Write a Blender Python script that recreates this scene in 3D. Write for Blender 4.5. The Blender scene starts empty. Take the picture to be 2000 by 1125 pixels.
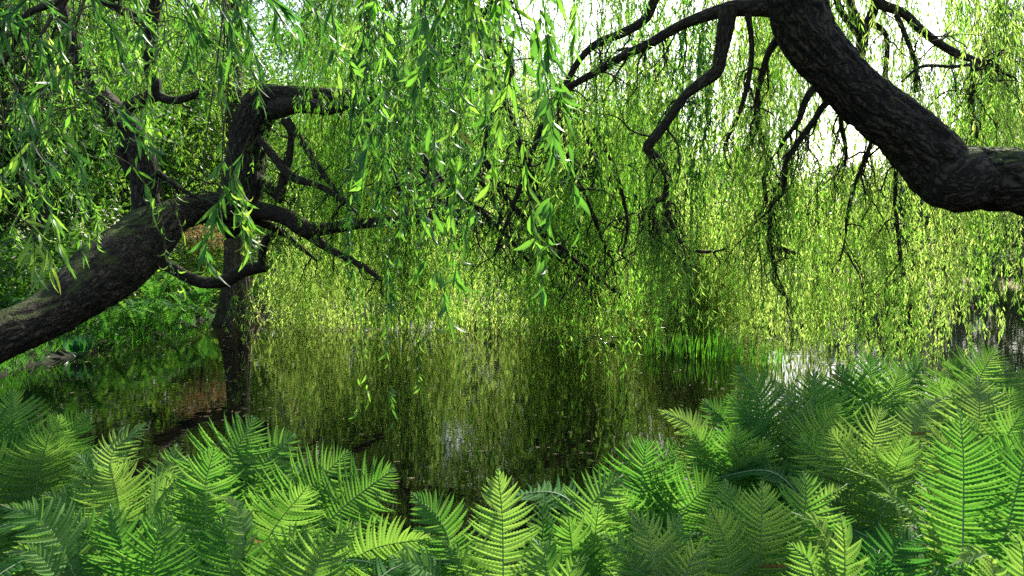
import bpy, math
import numpy as np
from mathutils import Vector

# ------------------------------------------------------------------ camera, sky, sun, exposure
scene = bpy.context.scene
FPX, HZ, CAMH = 1444.0, 490.0, 1.8              # focal length in photo pixels, horizon row, eye height over the water
PITCH = math.atan((562.5 - HZ) / FPX)
cam_d = bpy.data.cameras.new("camera"); cam = bpy.data.objects.new("camera", cam_d)
scene.collection.objects.link(cam); scene.camera = cam
cam_d.sensor_width = 36.0; cam_d.lens = 36.0 * FPX / 2000.0
cam_d.clip_start = 0.05; cam_d.clip_end = 3000
cam.location = (0, 0, CAMH); cam.rotation_euler = (math.pi / 2 - PITCH, 0, 0)

SUN_EL, SUN_AZ = math.radians(42), math.radians(20)        # azimuth to the right of straight ahead
world = bpy.data.worlds.new("World"); scene.world = world; world.use_nodes = True
nt = world.node_tree; bg = nt.nodes["Background"]
sky = nt.nodes.new("ShaderNodeTexSky"); sky.sky_type = 'NISHITA'; sky.sun_disc = False
sky.sun_elevation = SUN_EL; sky.sun_rotation = SUN_AZ; sky.dust_density = 2.5; sky.air_density = 1.0
nt.links.new(sky.outputs[0], bg.inputs[0]); bg.inputs[1].default_value = 0.15
sun_d = bpy.data.lights.new("sun", 'SUN'); sun_d.energy = 5.0; sun_d.angle = math.radians(0.5); sun_d.color = (1.0, 0.95, 0.84)
sun = bpy.data.objects.new("sun", sun_d); scene.collection.objects.link(sun)
sdir = Vector((math.sin(SUN_AZ) * math.cos(SUN_EL), math.cos(SUN_AZ) * math.cos(SUN_EL), math.sin(SUN_EL)))
sun.rotation_euler = sdir.to_track_quat('Z', 'Y').to_euler()
scene.view_settings.view_transform = 'Standard'; scene.view_settings.look = 'None'
scene.view_settings.exposure = 1.2; scene.view_settings.gamma = 1.0
cy = scene.cycles
cy.max_bounces = 10; cy.diffuse_bounces = 6; cy.glossy_bounces = 3; cy.transmission_bounces = 6
cy.use_denoising = False; cy.sample_clamp_indirect = 3.0; cy.caustics_reflective = False; cy.caustics_refractive = False

# ------------------------------------------------------------------ helpers
rng = np.random.default_rng(11)
U = lambda a, b, n=None: rng.uniform(a, b, n)
def nrm(v): return v / np.maximum(np.linalg.norm(v, axis=-1, keepdims=True), 1e-9)

def P(px, py, d):
    """world point seen at photo pixel (px, py) at distance d along Y"""
    px, py, d = np.broadcast_arrays(np.asarray(px, float), np.asarray(py, float), np.asarray(d, float))
    u = (562.5 - py) / FPX; r = (px - 1000.0) / FPX
    c, s = math.cos(PITCH), math.sin(PITCH)
    dy = c + u * s; dz = -s + u * c
    k = d / dy
    return np.stack([r * k, dy * k, CAMH + dz * k], -1)

_tab = np.random.default_rng(5).random((32, 32, 32))
def noise3(p):
    p = np.asarray(p, float); i = np.floor(p).astype(int); f = p - i; f = f * f * (3 - 2 * f)
    out = 0
    for a in (0, 1):
        for b in (0, 1):
            for c in (0, 1):
                w = (f[..., 0] if a else 1 - f[..., 0]) * (f[..., 1] if b else 1 - f[..., 1]) * (f[..., 2] if c else 1 - f[..., 2])
                out = out + w * _tab[(i[..., 0] + a) & 31, (i[..., 1] + b) & 31, (i[..., 2] + c) & 31]
    return out

class Acc:
    """collects geometry with a tint per vertex and a bark coordinate; build() links ONE mesh object"""
    def __init__(s): s.v, s.f4, s.f3, s.t, s.b, s.n = [], [], [], [], [], 0
    def add(s, V, f4=None, f3=None, tint=None, bark=None):
        V = np.asarray(V, float).reshape(-1, 3); m = len(V)
        s.v.append(V)
        if f4 is not None: s.f4.append(np.asarray(f4, int).reshape(-1, 4) + s.n)
        if f3 is not None and len(f3): s.f3.append(np.asarray(f3, int).reshape(-1, 3) + s.n)
        s.t.append(np.full(m, .5) if tint is None else np.broadcast_to(np.asarray(tint, float).reshape(-1), (m,)))
        s.b.append(np.zeros((m, 3)) if bark is None else np.asarray(bark, float).reshape(-1, 3))
        s.n += m
        return s
    def build(s, name, mat, parent=None, smooth=True, origin=None):
        me = bpy.data.meshes.new(name)
        V = np.concatenate(s.v); f4 = np.concatenate(s.f4) if s.f4 else np.zeros((0, 4), int); f3 = np.concatenate(s.f3) if s.f3 else np.zeros((0, 3), int)
        o = bpy.data.objects.new(name, me)
        if parent is not None:
            o.parent = parent; origin = WORLD[parent.name]
        if origin is not None: V = V - np.asarray(origin)
        me.vertices.add(len(V)); me.vertices.foreach_set("co", V.astype(np.float32).ravel())
        nl = f4.size + f3.size
        me.loops.add(nl); me.loops.foreach_set("vertex_index", np.concatenate([f4.ravel(), f3.ravel()]).astype(np.int32))
        me.polygons.add(len(f4) + len(f3))
        st = np.concatenate([np.arange(len(f4)) * 4, f4.size + np.arange(len(f3)) * 3]).astype(np.int32)
        me.polygons.foreach_set("loop_start", st)
        me.update(calc_edges=True)
        me.polygons.foreach_set("use_smooth", np.full(len(st), smooth))
        a = me.attributes.new("tint", 'FLOAT', 'POINT'); a.data.foreach_set("value", np.concatenate(s.t).astype(np.float32))
        a = me.attributes.new("bark", 'FLOAT_VECTOR', 'POINT'); a.data.foreach_set("vector", np.concatenate(s.b).astype(np.float32).ravel())
        me.materials.append(mat)
        scene.collection.objects.link(o)
        if parent is None:
            o.location = (0, 0, 0) if origin is None else tuple(origin); WORLD[o.name] = np.zeros(3) if origin is None else np.asarray(origin, float)
        else: WORLD[o.name] = origin
        return o
WORLD = {}
def tag(o, label=None, cat=None, group=None, kind=None):
    for k, v in (("label", label), ("category", cat), ("group", group), ("kind", kind)):
        if v: o[k] = v
    return o
def thing(name, label, cat, loc, group=None):
    o = bpy.data.objects.new(name, None); scene.collection.objects.link(o); o.empty_display_size = .2
    o.location = tuple(float(c) for c in loc); WORLD[o.name] = np.asarray(loc, float)
    return tag(o, label, cat, group)
def dup(root, loc, rz, sc, label=None, group=None):
    r = root.copy(); scene.collection.objects.link(r); r.location = loc; r.rotation_euler = (0, 0, rz); r.scale = (sc, sc, sc)
    if label: r['label'] = label
    if group: r['group'] = group
    for ch in list(root.children):
        c = ch.copy(); scene.collection.objects.link(c); c.parent = r
    return r

def spline(pts, n):
    """Catmull-Rom through rows of pts, n samples"""
    p = np.asarray(pts, float); p = np.vstack([2 * p[0] - p[1], p, 2 * p[-1] - p[-2]])
    t = np.linspace(0, len(p) - 3 - 1e-6, n); i = t.astype(int); f = (t - i)[:, None]
    a, b, c, d = p[i], p[i + 1], p[i + 2], p[i + 3]
    return .5 * ((2 * b) + (c - a) * f + (2 * a - 5 * b + 4 * c - d) * f ** 2 + (3 * b - a - 3 * c + d) * f ** 3)

def tube(acc, pts, rad, sides=10, ridge=0.0, lump=0.0, seed=0.0, tint=.5):
    pts = np.asarray(pts, float); rad = np.asarray(rad, float); n = len(pts)
    T = nrm(np.gradient(pts, axis=0)); N = np.zeros_like(T)
    ref = np.array([0, 0, 1.]) if abs(T[0, 2]) < .9 else np.array([0, 1., 0])
    N[0] = nrm(np.cross(T[0], ref))
    for k in range(1, n): N[k] = nrm(N[k - 1] - T[k] * np.dot(N[k - 1], T[k]))
    B = np.cross(T, N); th = np.linspace(0, 2 * math.pi, sides, endpoint=False)
    L = np.concatenate([[0], np.cumsum(np.linalg.norm(np.diff(pts, axis=0), axis=1))])
    cs, sn = np.cos(th)[None, :], np.sin(th)[None, :]
    R = np.repeat(rad[:, None], sides, 1)
    bk = np.stack([cs * rad[:, None] + seed, sn * rad[:, None] + 0 * cs, L[:, None] + 0 * cs + seed], -1)
    if lump: R = R * (1 + lump * (noise3(bk * [2.2, 2.2, 1.6] + 7.3) - .5) * 2)
    if ridge:
        q = bk * [12, 12, 2.6]; q = q + (noise3(bk * 5)[..., None] - .5) * 2.4
        r1 = 1 - np.abs(noise3(q) * 2 - 1) * 2
        r2 = 1 - np.abs(noise3(bk * [38, 38, 9] + 3) * 2 - 1) * 2
        R = R + ridge * (r1 + .45 * r2)
    V = pts[:, None] + R[..., None] * (N[:, None] * cs[..., None] + B[:, None] * sn[..., None])
    i = np.arange(n - 1)[:, None] * sides; j = np.arange(sides)[None, :]; j2 = (j + 1) % sides
    F = np.stack([i + j, i + j2, i + sides + j2, i + sides + j], -1).reshape(-1, 4)
    acc.add(V, F, None, tint, bk)
    base = acc.n - n * sides
    # rounded end
    e = pts[-1] + T[-1] * rad[-1] * .6
    acc.add(e[None], None, None, tint, bk[-1:, 0])
    k = acc.n - 1; last = base + (n - 1) * sides
    acc.f3.append(np.stack([last + j[0], last + j2[0], np.full(sides, k)], -1))

def tubes(acc, Pm, Rm, sides=4, tint=.5):
    """many thin tubes: Pm (m,K,3), Rm (m,K)"""
    m, K, _ = Pm.shape
    T = nrm(np.gradient(Pm, axis=1)); ref = nrm(rng.normal(size=(m, 1, 3)))
    A = nrm(np.cross(T, ref)); B = np.cross(T, A)
    th = np.linspace(0, 2 * math.pi, sides, endpoint=False)
    V = Pm[:, :, None] + Rm[:, :, None, None] * (A[:, :, None] * np.cos(th)[None, None, :, None] + B[:, :, None] * np.sin(th)[None, None, :, None])
    L = np.cumsum(np.linalg.norm(np.diff(Pm, axis=1, prepend=Pm[:, :1]), axis=2), 1)
    bk = np.stack(np.broadcast_arrays(np.cos(th)[None, None] * .05, np.sin(th)[None, None] * .05, L[:, :, None] + np.arange(m)[:, None, None] * .37), -1)
    i = (np.arange(m)[:, None, None] * K + np.arange(K - 1)[None, :, None]) * sides; j = np.arange(sides)[None, None]; j2 = (j + 1) % sides
    F = np.stack([i + j, i + j2, i + sides + j2, i + sides + j], -1).reshape(-1, 4)
    acc.add(V, F, None, tint, bk)

def crooks(start, dirn, length, K=10, wob=.35, grav=.10):
    """crooked twigs: start (m,3), dirn (m,3), length (m,) -> (m,K,3)"""
    m = len(start); d = nrm(dirn.copy()); P_ = [start]; st = (length / (K - 1))[:, None]
    for k in range(K - 1):
        d = nrm(d + rng.normal(size=(m, 3)) * wob + np.array([0, 0, -grav]))
        P_.append(P_[-1] + d * st)
    return np.stack(P_, 1)

def kites(acc, B, D, L, W, tint, S=None):
    """flat small leaves, one quad each"""
    n = len(B)
    if S is None: S = nrm(np.cross(D, rng.normal(size=(n, 3))))
    L = np.broadcast_to(L, (n,))[:, None]; W = np.broadcast_to(W, (n,))[:, None]
    Nn = np.cross(S, D)
    V = np.stack([B, B + D * L * .42 + S * W * .5 + Nn * L * .04, B + D * L + Nn * -L * .05, B + D * L * .42 - S * W * .5 + Nn * L * .04], 1)
    acc.add(V, np.arange(n * 4).reshape(n, 4), None, np.repeat(np.broadcast_to(tint, (n,)), 4))

LST = np.array([0, .1, .3, .55, .8, 1.]); LW = np.array([.06, .55, 1, .9, .5, .02])
def blades(acc, B, D, S, L, W, bend, tint, fold=.3, twist=0.0, LWp=LW):
    """lance-shaped folded, bent leaves"""
    n = len(B); K = len(LST)
    L = np.broadcast_to(L, (n,))[:, None, None]; W = np.broadcast_to(W, (n,))[:, None, None]; b = np.broadcast_to(bend, (n,))[:, None, None] + 1e-4
    S = nrm(S - D * np.sum(S * D, -1, keepdims=True)); N = np.cross(S, D)
    t = LST[None, :, None]; a = b * t
    mid = B[:, None] + L * (D[:, None] * np.sin(a) / b + N[:, None] * (1 - np.cos(a)) / b)
    Nl = N[:, None] * np.cos(a) - D[:, None] * np.sin(a)
    tw = np.broadcast_to(twist, (n,))[:, None, None] * t
    Sl = S[:, None] * np.cos(tw) + Nl * np.sin(tw); Nt = Nl * np.cos(tw) - S[:, None] * np.sin(tw)
    w = W * .5 * LWp[None, :, None]
    wave = 0
    A1 = mid + Sl * w + Nt * w * fold; A2 = mid - Sl * w + Nt * w * fold
    V = np.stack([A1, mid, A2], 2).reshape(n, K * 3, 3)
    i = np.arange(K - 1) * 3
    f = np.concatenate([np.stack([i, i + 1, i + 4, i + 3], -1), np.stack([i + 1, i + 2, i + 5, i + 4], -1)])
    F = (np.arange(n)[:, None, None] * (K * 3) + f[None]).reshape(-1, 4)
    tt = np.repeat(np.broadcast_to(tint, (n,)), K * 3).reshape(n, K, 3).copy(); tt[:, :, 1] = np.clip(tt[:, :, 1] + .16, 0, .99)
    acc.add(V, F, None, tt.ravel())

# ------------------------------------------------------------------ materials
def newmat(name):
    m = bpy.data.materials.new(name); m.use_nodes = True; t = m.node_tree; t.nodes.clear()
    return m, t, t.nodes.new("ShaderNodeOutputMaterial")
def ramp(t, fac, stops):
    r = t.nodes.new("ShaderNodeValToRGB"); e = r.color_ramp.elements
    while len(e) < len(stops): e.new(.5)
    for k, (p, c) in enumerate(stops): e[k].position = p; e[k].color = (*c, 1)
    t.links.new(fac, r.inputs[0]); return r.outputs[0]
def leaf_mat(name, refl, trans, mixf=.5, rough=.42, spec=.45, coat=0.0):
    m, t, out = newmat(name)
    at = t.nodes.new("ShaderNodeAttribute"); at.attribute_name = "tint"
    p = t.nodes.new("ShaderNodeBsdfPrincipled"); tr = t.nodes.new("ShaderNodeBsdfTranslucent"); mx = t.nodes.new("ShaderNodeMixShader")
    p.inputs["Roughness"].default_value = rough; p.inputs["Specular IOR Level"].default_value = spec
    t.links.new(ramp(t, at.outputs["Fac"], refl), p.inputs["Base Color"]); t.links.new(ramp(t, at.outputs["Fac"], trans), tr.inputs[0])
    mx.inputs[0].default_value = mixf
    t.links.new(p.outputs[0], mx.inputs[1]); t.links.new(tr.outputs[0], mx.inputs[2]); t.links.new(mx.outputs[0], out.inputs[0])
    return m
M = {}
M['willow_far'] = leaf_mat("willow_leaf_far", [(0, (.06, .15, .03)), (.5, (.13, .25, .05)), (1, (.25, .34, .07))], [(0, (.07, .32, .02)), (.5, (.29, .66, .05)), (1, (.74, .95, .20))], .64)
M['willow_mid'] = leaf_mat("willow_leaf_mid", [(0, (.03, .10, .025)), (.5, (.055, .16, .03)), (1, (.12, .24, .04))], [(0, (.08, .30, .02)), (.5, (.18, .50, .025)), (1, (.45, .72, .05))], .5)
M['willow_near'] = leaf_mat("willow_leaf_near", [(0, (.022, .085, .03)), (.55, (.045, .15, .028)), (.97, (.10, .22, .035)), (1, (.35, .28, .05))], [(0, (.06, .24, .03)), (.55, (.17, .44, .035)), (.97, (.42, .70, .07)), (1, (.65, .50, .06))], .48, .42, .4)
M['fern'] = leaf_mat("fern_frond", [(0, (.026, .090, .024)), (.5, (.058, .172, .034)), (.96, (.15, .23, .09)), (1, (.16, .10, .04))], [(0, (.06, .26, .03)), (.5, (.14, .40, .035)), (.96, (.38, .58, .08)), (1, (.3, .2, .06))], .43, .65, .08)
M['rachis'] = leaf_mat("pale_rachis", [(0, (.32, .40, .20)), (1, (.36, .42, .24))], [(0, (.2, .3, .1)), (1, (.2, .3, .1))], .1, .5, .3)
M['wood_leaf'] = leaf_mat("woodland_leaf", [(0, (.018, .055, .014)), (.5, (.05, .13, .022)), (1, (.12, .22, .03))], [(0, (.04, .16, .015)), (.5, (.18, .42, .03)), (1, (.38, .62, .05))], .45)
M['copper_leaf'] = leaf_mat("copper_leaf", [(0, (.12, .08, .04)), (1, (.22, .12, .06))], [(0, (.32, .2, .07)), (1, (.46, .26, .10))], .4)
M['grey_leaf'] = leaf_mat("grey_green_leaf", [(0, (.07, .12, .07)), (1, (.14, .19, .10))], [(0, (.14, .24, .10)), (1, (.26, .38, .15))], .35)
M['reed'] = leaf_mat("reed_blade", [(0, (.04, .15, .02)), (1, (.09, .26, .03))], [(0, (.08, .42, .02)), (1, (.25, .65, .03))], .5)
M['hosta'] = leaf_mat("broad_leaf", [(0, (.02, .09, .04)), (1, (.05, .17, .06))], [(0, (.05, .26, .04)), (1, (.1, .4, .04))], .25, .3, .5)
M['pad'] = leaf_mat("lily_pad", [(0, (.06, .16, .04)), (1, (.16, .26, .06))], [(0, (.1, .3, .03)), (1, (.2, .4, .03))], .1, .18, .6)

def bark_mat(name, dark, light, moss=0.5, sc=1.0, bump=.8, mosscol=(.06, .085, .014)):
    m, t, out = newmat(name)
    at = t.nodes.new("ShaderNodeAttribute"); at.attribute_name = "bark"
    mp = t.nodes.new("ShaderNodeMapping"); mp.inputs["Scale"].default_value = (13 * sc, 13 * sc, 2.0 * sc); t.links.new(at.outputs["Vector"], mp.inputs[0])
    n0 = t.nodes.new("ShaderNodeTexNoise"); n0.inputs["Scale"].default_value = 6; n0.inputs["Detail"].default_value = 6
    t.links.new(at.outputs["Vector"], n0.inputs["Vector"])
    mv = t.nodes.new("ShaderNodeVectorMath"); mv.operation = 'MULTIPLY_ADD'; mv.inputs[1].default_value = (3.4, 3.4, .8)
    t.links.new(n0.outputs["Color"], mv.inputs[0]); t.links.new(mp.outputs[0], mv.inputs[2])
    v = t.nodes.new("ShaderNodeTexVoronoi"); v.feature = 'DISTANCE_TO_EDGE'; v.inputs["Scale"].default_value = 1.5; t.links.new(mv.outputs[0], v.inputs["Vector"])
    n1 = t.nodes.new("ShaderNodeTexNoise"); n1.inputs["Scale"].default_value = 3.5; n1.inputs["Detail"].default_value = 9; n1.inputs["Roughness"].default_value = .7; t.links.new(mv.outputs[0], n1.inputs["Vector"])
    vr = t.nodes.new("ShaderNodeMapRange"); vr.inputs[1].default_value = 0; vr.inputs[2].default_value = .45; t.links.new(v.outputs["Distance"], vr.inputs[0])
    mu = t.nodes.new("ShaderNodeMath"); mu.operation = 'MULTIPLY'; t.links.new(vr.outputs[0], mu.inputs[0]); t.links.new(n1.outputs[0], mu.inputs[1])
    col = ramp(t, mu.outputs[0], [(0.05, dark), (.6, light)])
    geo = t.nodes.new("ShaderNodeNewGeometry"); sx = t.nodes.new("ShaderNodeSeparateXYZ"); t.links.new(geo.outputs["Normal"], sx.inputs[0])
    n2 = t.nodes.new("ShaderNodeTexNoise"); n2.inputs["Scale"].default_value = 5; n2.inputs["Detail"].default_value = 5; t.links.new(geo.outputs["Position"], n2.inputs["Vector"])
    ad = t.nodes.new("ShaderNodeMath"); ad.operation = 'MULTIPLY_ADD'; ad.inputs[1].default_value = .75; t.links.new(sx.outputs[2], ad.inputs[0]); t.links.new(n2.outputs[0], ad.inputs[2])
    mr = t.nodes.new("ShaderNodeMapRange"); mr.inputs[1].default_value = 1.32 - .5 * moss; mr.inputs[2].default_value = 1.62 - .5 * moss; t.links.new(ad.outputs[0], mr.inputs[0])
    mc = t.nodes.new("ShaderNodeMix"); mc.data_type = 'RGBA'; t.links.new(mr.outputs[0], mc.inputs[0]); t.links.new(col, mc.inputs[6]); mc.inputs[7].default_value = (*mosscol, 1)
    p = t.nodes.new("ShaderNodeBsdfPrincipled"); p.inputs["Roughness"].default_value = .85; p.inputs["Specular IOR Level"].default_value = .25
    t.links.new(mc.outputs[2], p.inputs["Base Color"])
    bp = t.nodes.new("ShaderNodeBump"); bp.inputs["Strength"].default_value = bump; bp.inputs["Distance"].default_value = .06; t.links.new(mu.outputs[0], bp.inputs["Height"])
    t.links.new(bp.outputs[0], p.inputs["Normal"]); t.links.new(p.outputs[0], out.inputs[0])
    return m
M['bark'] = bark_mat("willow_bark", (.012, .009, .006), (.16, .115, .073), .8)
M['branch'] = bark_mat("willow_branch_bark", (.02, .015, .010), (.14, .10, .065), .6, 2.0, .4)
M['cypress'] = bark_mat("cypress_bark", (.04, .028, .02), (.24, .17, .12), .1, 1.2, .5)
M['woodbark'] = bark_mat("woodland_bark", (.02, .016, .012), (.08, .065, .05), .4)
M['twig'] = bark_mat("yellow_twig", (.05, .05, .02), (.13, .12, .05), .0, 3, .1)

def flat_mat(name, stops, scale, rough=.9, bump=.3, dist=.05, spec=.2):
    m, t, out = newmat(name); g = t.nodes.new("ShaderNodeNewGeometry")
    n = t.nodes.new("ShaderNodeTexNoise"); n.inputs["Scale"].default_value = scale; n.inputs["Detail"].default_value = 8; n.inputs["Roughness"].default_value = .7
    t.links.new(g.outputs["Position"], n.inputs["Vector"]); p = t.nodes.new("ShaderNodeBsdfPrincipled")
    t.links.new(ramp(t, n.outputs[0], stops), p.inputs["Base Color"]); p.inputs["Roughness"].default_value = rough; p.inputs["Specular IOR Level"].default_value = spec
    b = t.nodes.new("ShaderNodeBump"); b.inputs["Strength"].default_value = bump; b.inputs["Distance"].default_value = dist; t.links.new(n.outputs[0], b.inputs["Height"]); t.links.new(b.outputs[0], p.inputs["Normal"])
    t.links.new(p.outputs[0], out.inputs[0]); return m
M['soil'] = flat_mat("bank_soil", [(.3, (.006, .005, .003)), (.5, (.014, .012, .006)), (.65, (.014, .026, .007)), (.8, (.025, .05, .012))], 2.2)
M['litter'] = flat_mat("litter", [(.3, (.10, .07, .03)), (.7, (.30, .26, .14))], 20, .6, .1)
def water_mat():
    m, t, out = newmat("pond_water"); g = t.nodes.new("ShaderNodeNewGeometry")
    p = t.nodes.new("ShaderNodeBsdfPrincipled"); p.inputs["Base Color"].default_value = (.004, .004, .002, 1); p.inputs["Roughness"].default_value = .0; p.inputs["IOR"].default_value = 1.33
    p.inputs["Specular IOR Level"].default_value = .42
    mp = t.nodes.new("ShaderNodeMapping"); mp.inputs["Scale"].default_value = (1.2, 2.2, 1); t.links.new(g.outputs["Position"], mp.inputs[0])
    n = t.nodes.new("ShaderNodeTexNoise"); n.inputs["Scale"].default_value = 2.6; n.inputs["Detail"].default_value = 3; n.inputs["Roughness"].default_value = .45; t.links.new(mp.outputs[0], n.inputs["Vector"])
    b = t.nodes.new("ShaderNodeBump"); b.inputs["Strength"].default_value = .06; b.inputs["Distance"].default_value = .02
    t.links.new(n.outputs[0], b.inputs["Height"]); t.links.new(b.outputs[0], p.inputs["Normal"]); t.links.new(p.outputs[0], out.inputs[0]); return m
M['water'] = water_mat()

# ------------------------------------------------------------------ ground and pond
POND = np.array([(-3.0, 3.7), (-4.6, 4.6), (-6.6, 7.0), (-7.3, 10), (-7.7, 12.4), (-7.3, 15.3), (-7.5, 17.3), (-8.3, 18.7), (-7.6, 20.2), (-5, 22), (-3.5, 25), (-.5, 28), (3, 34), (7, 46), (14, 60), (40, 66), (90, 62), (95, 20),
                 (40, 12), (14, 9), (8, 6.6), (4.6, 5.2), (2.6, 4.3), (1.2, 3.7), (-1.0, 3.5)])
def sdf(x, y):
    q = np.stack([x, y], -1); d = np.full(x.shape, 1e9); ins = np.zeros(x.shape, bool)
    for a, b in zip(POND, np.roll(POND, -1, 0)):
        e = b - a; w = q - a; t = np.clip((w @ e) / (e @ e), 0, 1)
        d = np.minimum(d, np.linalg.norm(w - t[..., None] * e, axis=-1))
        c = ((a[1] > y) != (b[1] > y)) & (x < (b[0] - a[0]) * (y - a[1]) / (b[1] - a[1] + 1e-12) + a[0]); ins ^= c
    return np.where(ins, -d, d)
def ground(x, y):
    x = np.asarray(x, float); y = np.asarray(y, float)
    s = sdf(x, y) + (noise3(np.stack([x * .9, y * .9, 0 * x], -1)) - .5) * .5
    up = .34 * (1 - np.exp(-np.maximum(s, 0) / .35)) + .02 * np.clip(s, 0, 20)
    far = np.clip((np.hypot(x, y) - 60) / 200, 0, 1) * 3
    return np.where(s < 0, np.maximum(s * .5, -.8), up + far) + (noise3(np.stack([x * 3, y * 3, 0 * x + 4], -1)) - .5) * .10
def build_ground():
    a = np.linspace(-1, 1, 281); xs = 5 * np.sinh(a * 5.4) / np.sinh(1) * .35; ys = 6 + xs
    X, Y = np.meshgrid(xs, ys); Z = ground(X, Y); n = len(xs)
    V = np.stack([X, Y, Z], -1).reshape(-1, 3); i = (np.arange(n - 1)[:, None] * n + np.arange(n - 1)[None]).ravel()
    tag(Acc().add(V, np.stack([i, i + 1, i + n + 1, i + n], -1)).build("ground", M['soil']), kind="structure")
    w = 400; tag(Acc().add([(-w, -20, 0), (w, -20, 0), (w, 200, 0), (-w, 200, 0)], [(0, 1, 2, 3)]).build("pond_water", M['water']), "dark still pond mirroring the willow curtain", None, None, "structure")
build_ground()
def gz(x, y): return float(ground(np.array([x]), np.array([y]))[0])

# ------------------------------------------------------------------ willow strands
def strands(leaf, stem, top, length, az=None, arc=.5, spacing=.035, LL=.11, LWd=.016, spread=.75, rad=.0025, near=False, K=9, tint0=.5, tvar=.22, bend=(.2, 1.2), start=.06, zmin=.03, toff=None, lvar=.07):
    m = len(top); length = np.minimum(length, (top[:, 2] - zmin) / .96)
    ok = length > .25; top, length = top[ok], length[ok]; m = len(top); toff = np.zeros(m) if toff is None else toff[ok]
    if az is None: az = U(0, 2 * math.pi, m)
    else: az = np.broadcast_to(az, ok.shape)[ok]
    arc = U(.3, 1.0, m) * arc
    A = np.stack([np.cos(az), np.sin(az), 0 * az], -1) * arc[:, None]
    ph = U(0, 6.28, (m, 4)); wv = U(.01, .07, (m, 2)) * np.minimum(length, 2)[:, None] * .9
    dr = rng.normal(size=(m, 2)) * .05 * length[:, None]
    def ev(idx, t):
        t = t[..., None] if t.ndim == idx.ndim else t
        tt = t[..., 0]
        off = A[idx] * (1 - (1 - t) ** 2.2)
        z = -length[idx] * (tt ** 1.25)
        x = wv[idx, 0] * np.sin(5 * tt + ph[idx, 0]) + wv[idx, 1] * .5 * np.sin(13 * tt + ph[idx, 1]) + dr[idx, 0] * tt
        y = wv[idx, 1] * np.sin(5 * tt + ph[idx, 2]) + wv[idx, 0] * .5 * np.sin(13 * tt + ph[idx, 3]) + dr[idx, 1] * tt
        return top[idx] + off + np.stack([x, y, z], -1)
    ii = np.repeat(np.arange(m)[:, None], K, 1); tt = np.linspace(0, 1, K)[None].repeat(m, 0)
    Pm = ev(ii, tt[..., None])
    tubes(stem, Pm, rad * (1.25 - .9 * tt), 3 if not near else 5)
    cnt = np.maximum(2, (length / spacing).astype(int)); idx = np.repeat(np.arange(m), cnt); n = len(idx)
    t = np.clip(start + (1 - start) * U(0, 1, n) ** .92, 0, 1)
    if not near: t = np.clip(t + .022 * np.sin(t * np.repeat(U(22, 44, m), cnt) + np.repeat(ph[:, 0], cnt)), 0, 1)
    B = ev(idx, t[:, None]); T = nrm(ev(idx, np.minimum(t + .02, 1.02)[:, None]) - ev(idx, t[:, None] - .01))
    side = nrm(rng.normal(size=(n, 3)) * [1, 1, .5])
    D = nrm(T + side * U(.25, 1, n)[:, None] * spread * 1.3)
    tn = np.clip(tint0 + np.repeat(rng.normal(size=m) * tvar * .6 + toff, cnt) + rng.normal(size=n) * lvar, 0, .96)
    Ls = LL * U(.65, 1.2, n); Ws = LWd * U(.75, 1.2, n)
    if near:
        S = nrm(np.cross(D, rng.normal(size=(n, 3)) + np.array([0, 0, .2])))
        tn = np.where(U(0, 1, n) < .004, 1.0, tn)
        blades(leaf, B, D, S, Ls, Ws, U(*bend, n) * np.where(U(0, 1, n) < .5, 1, -1), tn, .35, U(-1.2, 1.2, n))
    else: kites(leaf, B, D, Ls, Ws, tn)

TOFF = [None]
def bunch_tops(px0, px1, d0, d1, nb, per, z0, z1, l0, l1, sx=.35, pyb=None):
    """bunches of strand tops between photo columns px0..px1 at distances d0..d1"""
    d = U(d0, d1, nb); px = U(px0, px1, nb); X = (px - 1000) / FPX * d; Z = U(z0, z1, nb); Lb = U(l0, l1, nb)
    dn = noise3(np.stack([X * 1.1, Z * .5, d * .6], -1)); n = np.maximum(2, (per * U(.5, 1.5, nb) * (.08 + 5.6 * dn ** 3)).astype(int)); i = np.repeat(np.arange(nb), n); k = len(i)
    C = np.stack([X[i] + rng.normal(size=k) * sx, d[i] + rng.normal(size=k) * sx, Z[i] + rng.normal(size=k) * .25], -1)
    TOFF[0] = (rng.normal(size=nb) * .17 + (dn - .5) * -.4)[i]  # denser bunches tinted darker, as if in their own shade
    return C, Lb[i] * U(.55, 1.1, k)

def traced(pts, d0, d1, n=None, end_d=None):
    """pts rows (px, py, radius_px[, d]) -> world polyline and radii"""
    a = np.array([list(p) + [np.nan] * (4 - len(p)) for p in pts], float)
    s = np.concatenate([[0], np.cumsum(np.hypot(*np.diff(a[:, :2], axis=0).T))]); s /= s[-1]
    d = np.where(np.isnan(a[:, 3]), d0 + (d1 - d0) * s, a[:, 3])
    w = np.column_stack([P(a[:, 0], a[:, 1], d), a[:, 2] * d / FPX])
    n = n or max(8, len(pts) * 6)
    w = spline(w, n); return w[:, :3], np.maximum(w[:, 3], .002)

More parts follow.
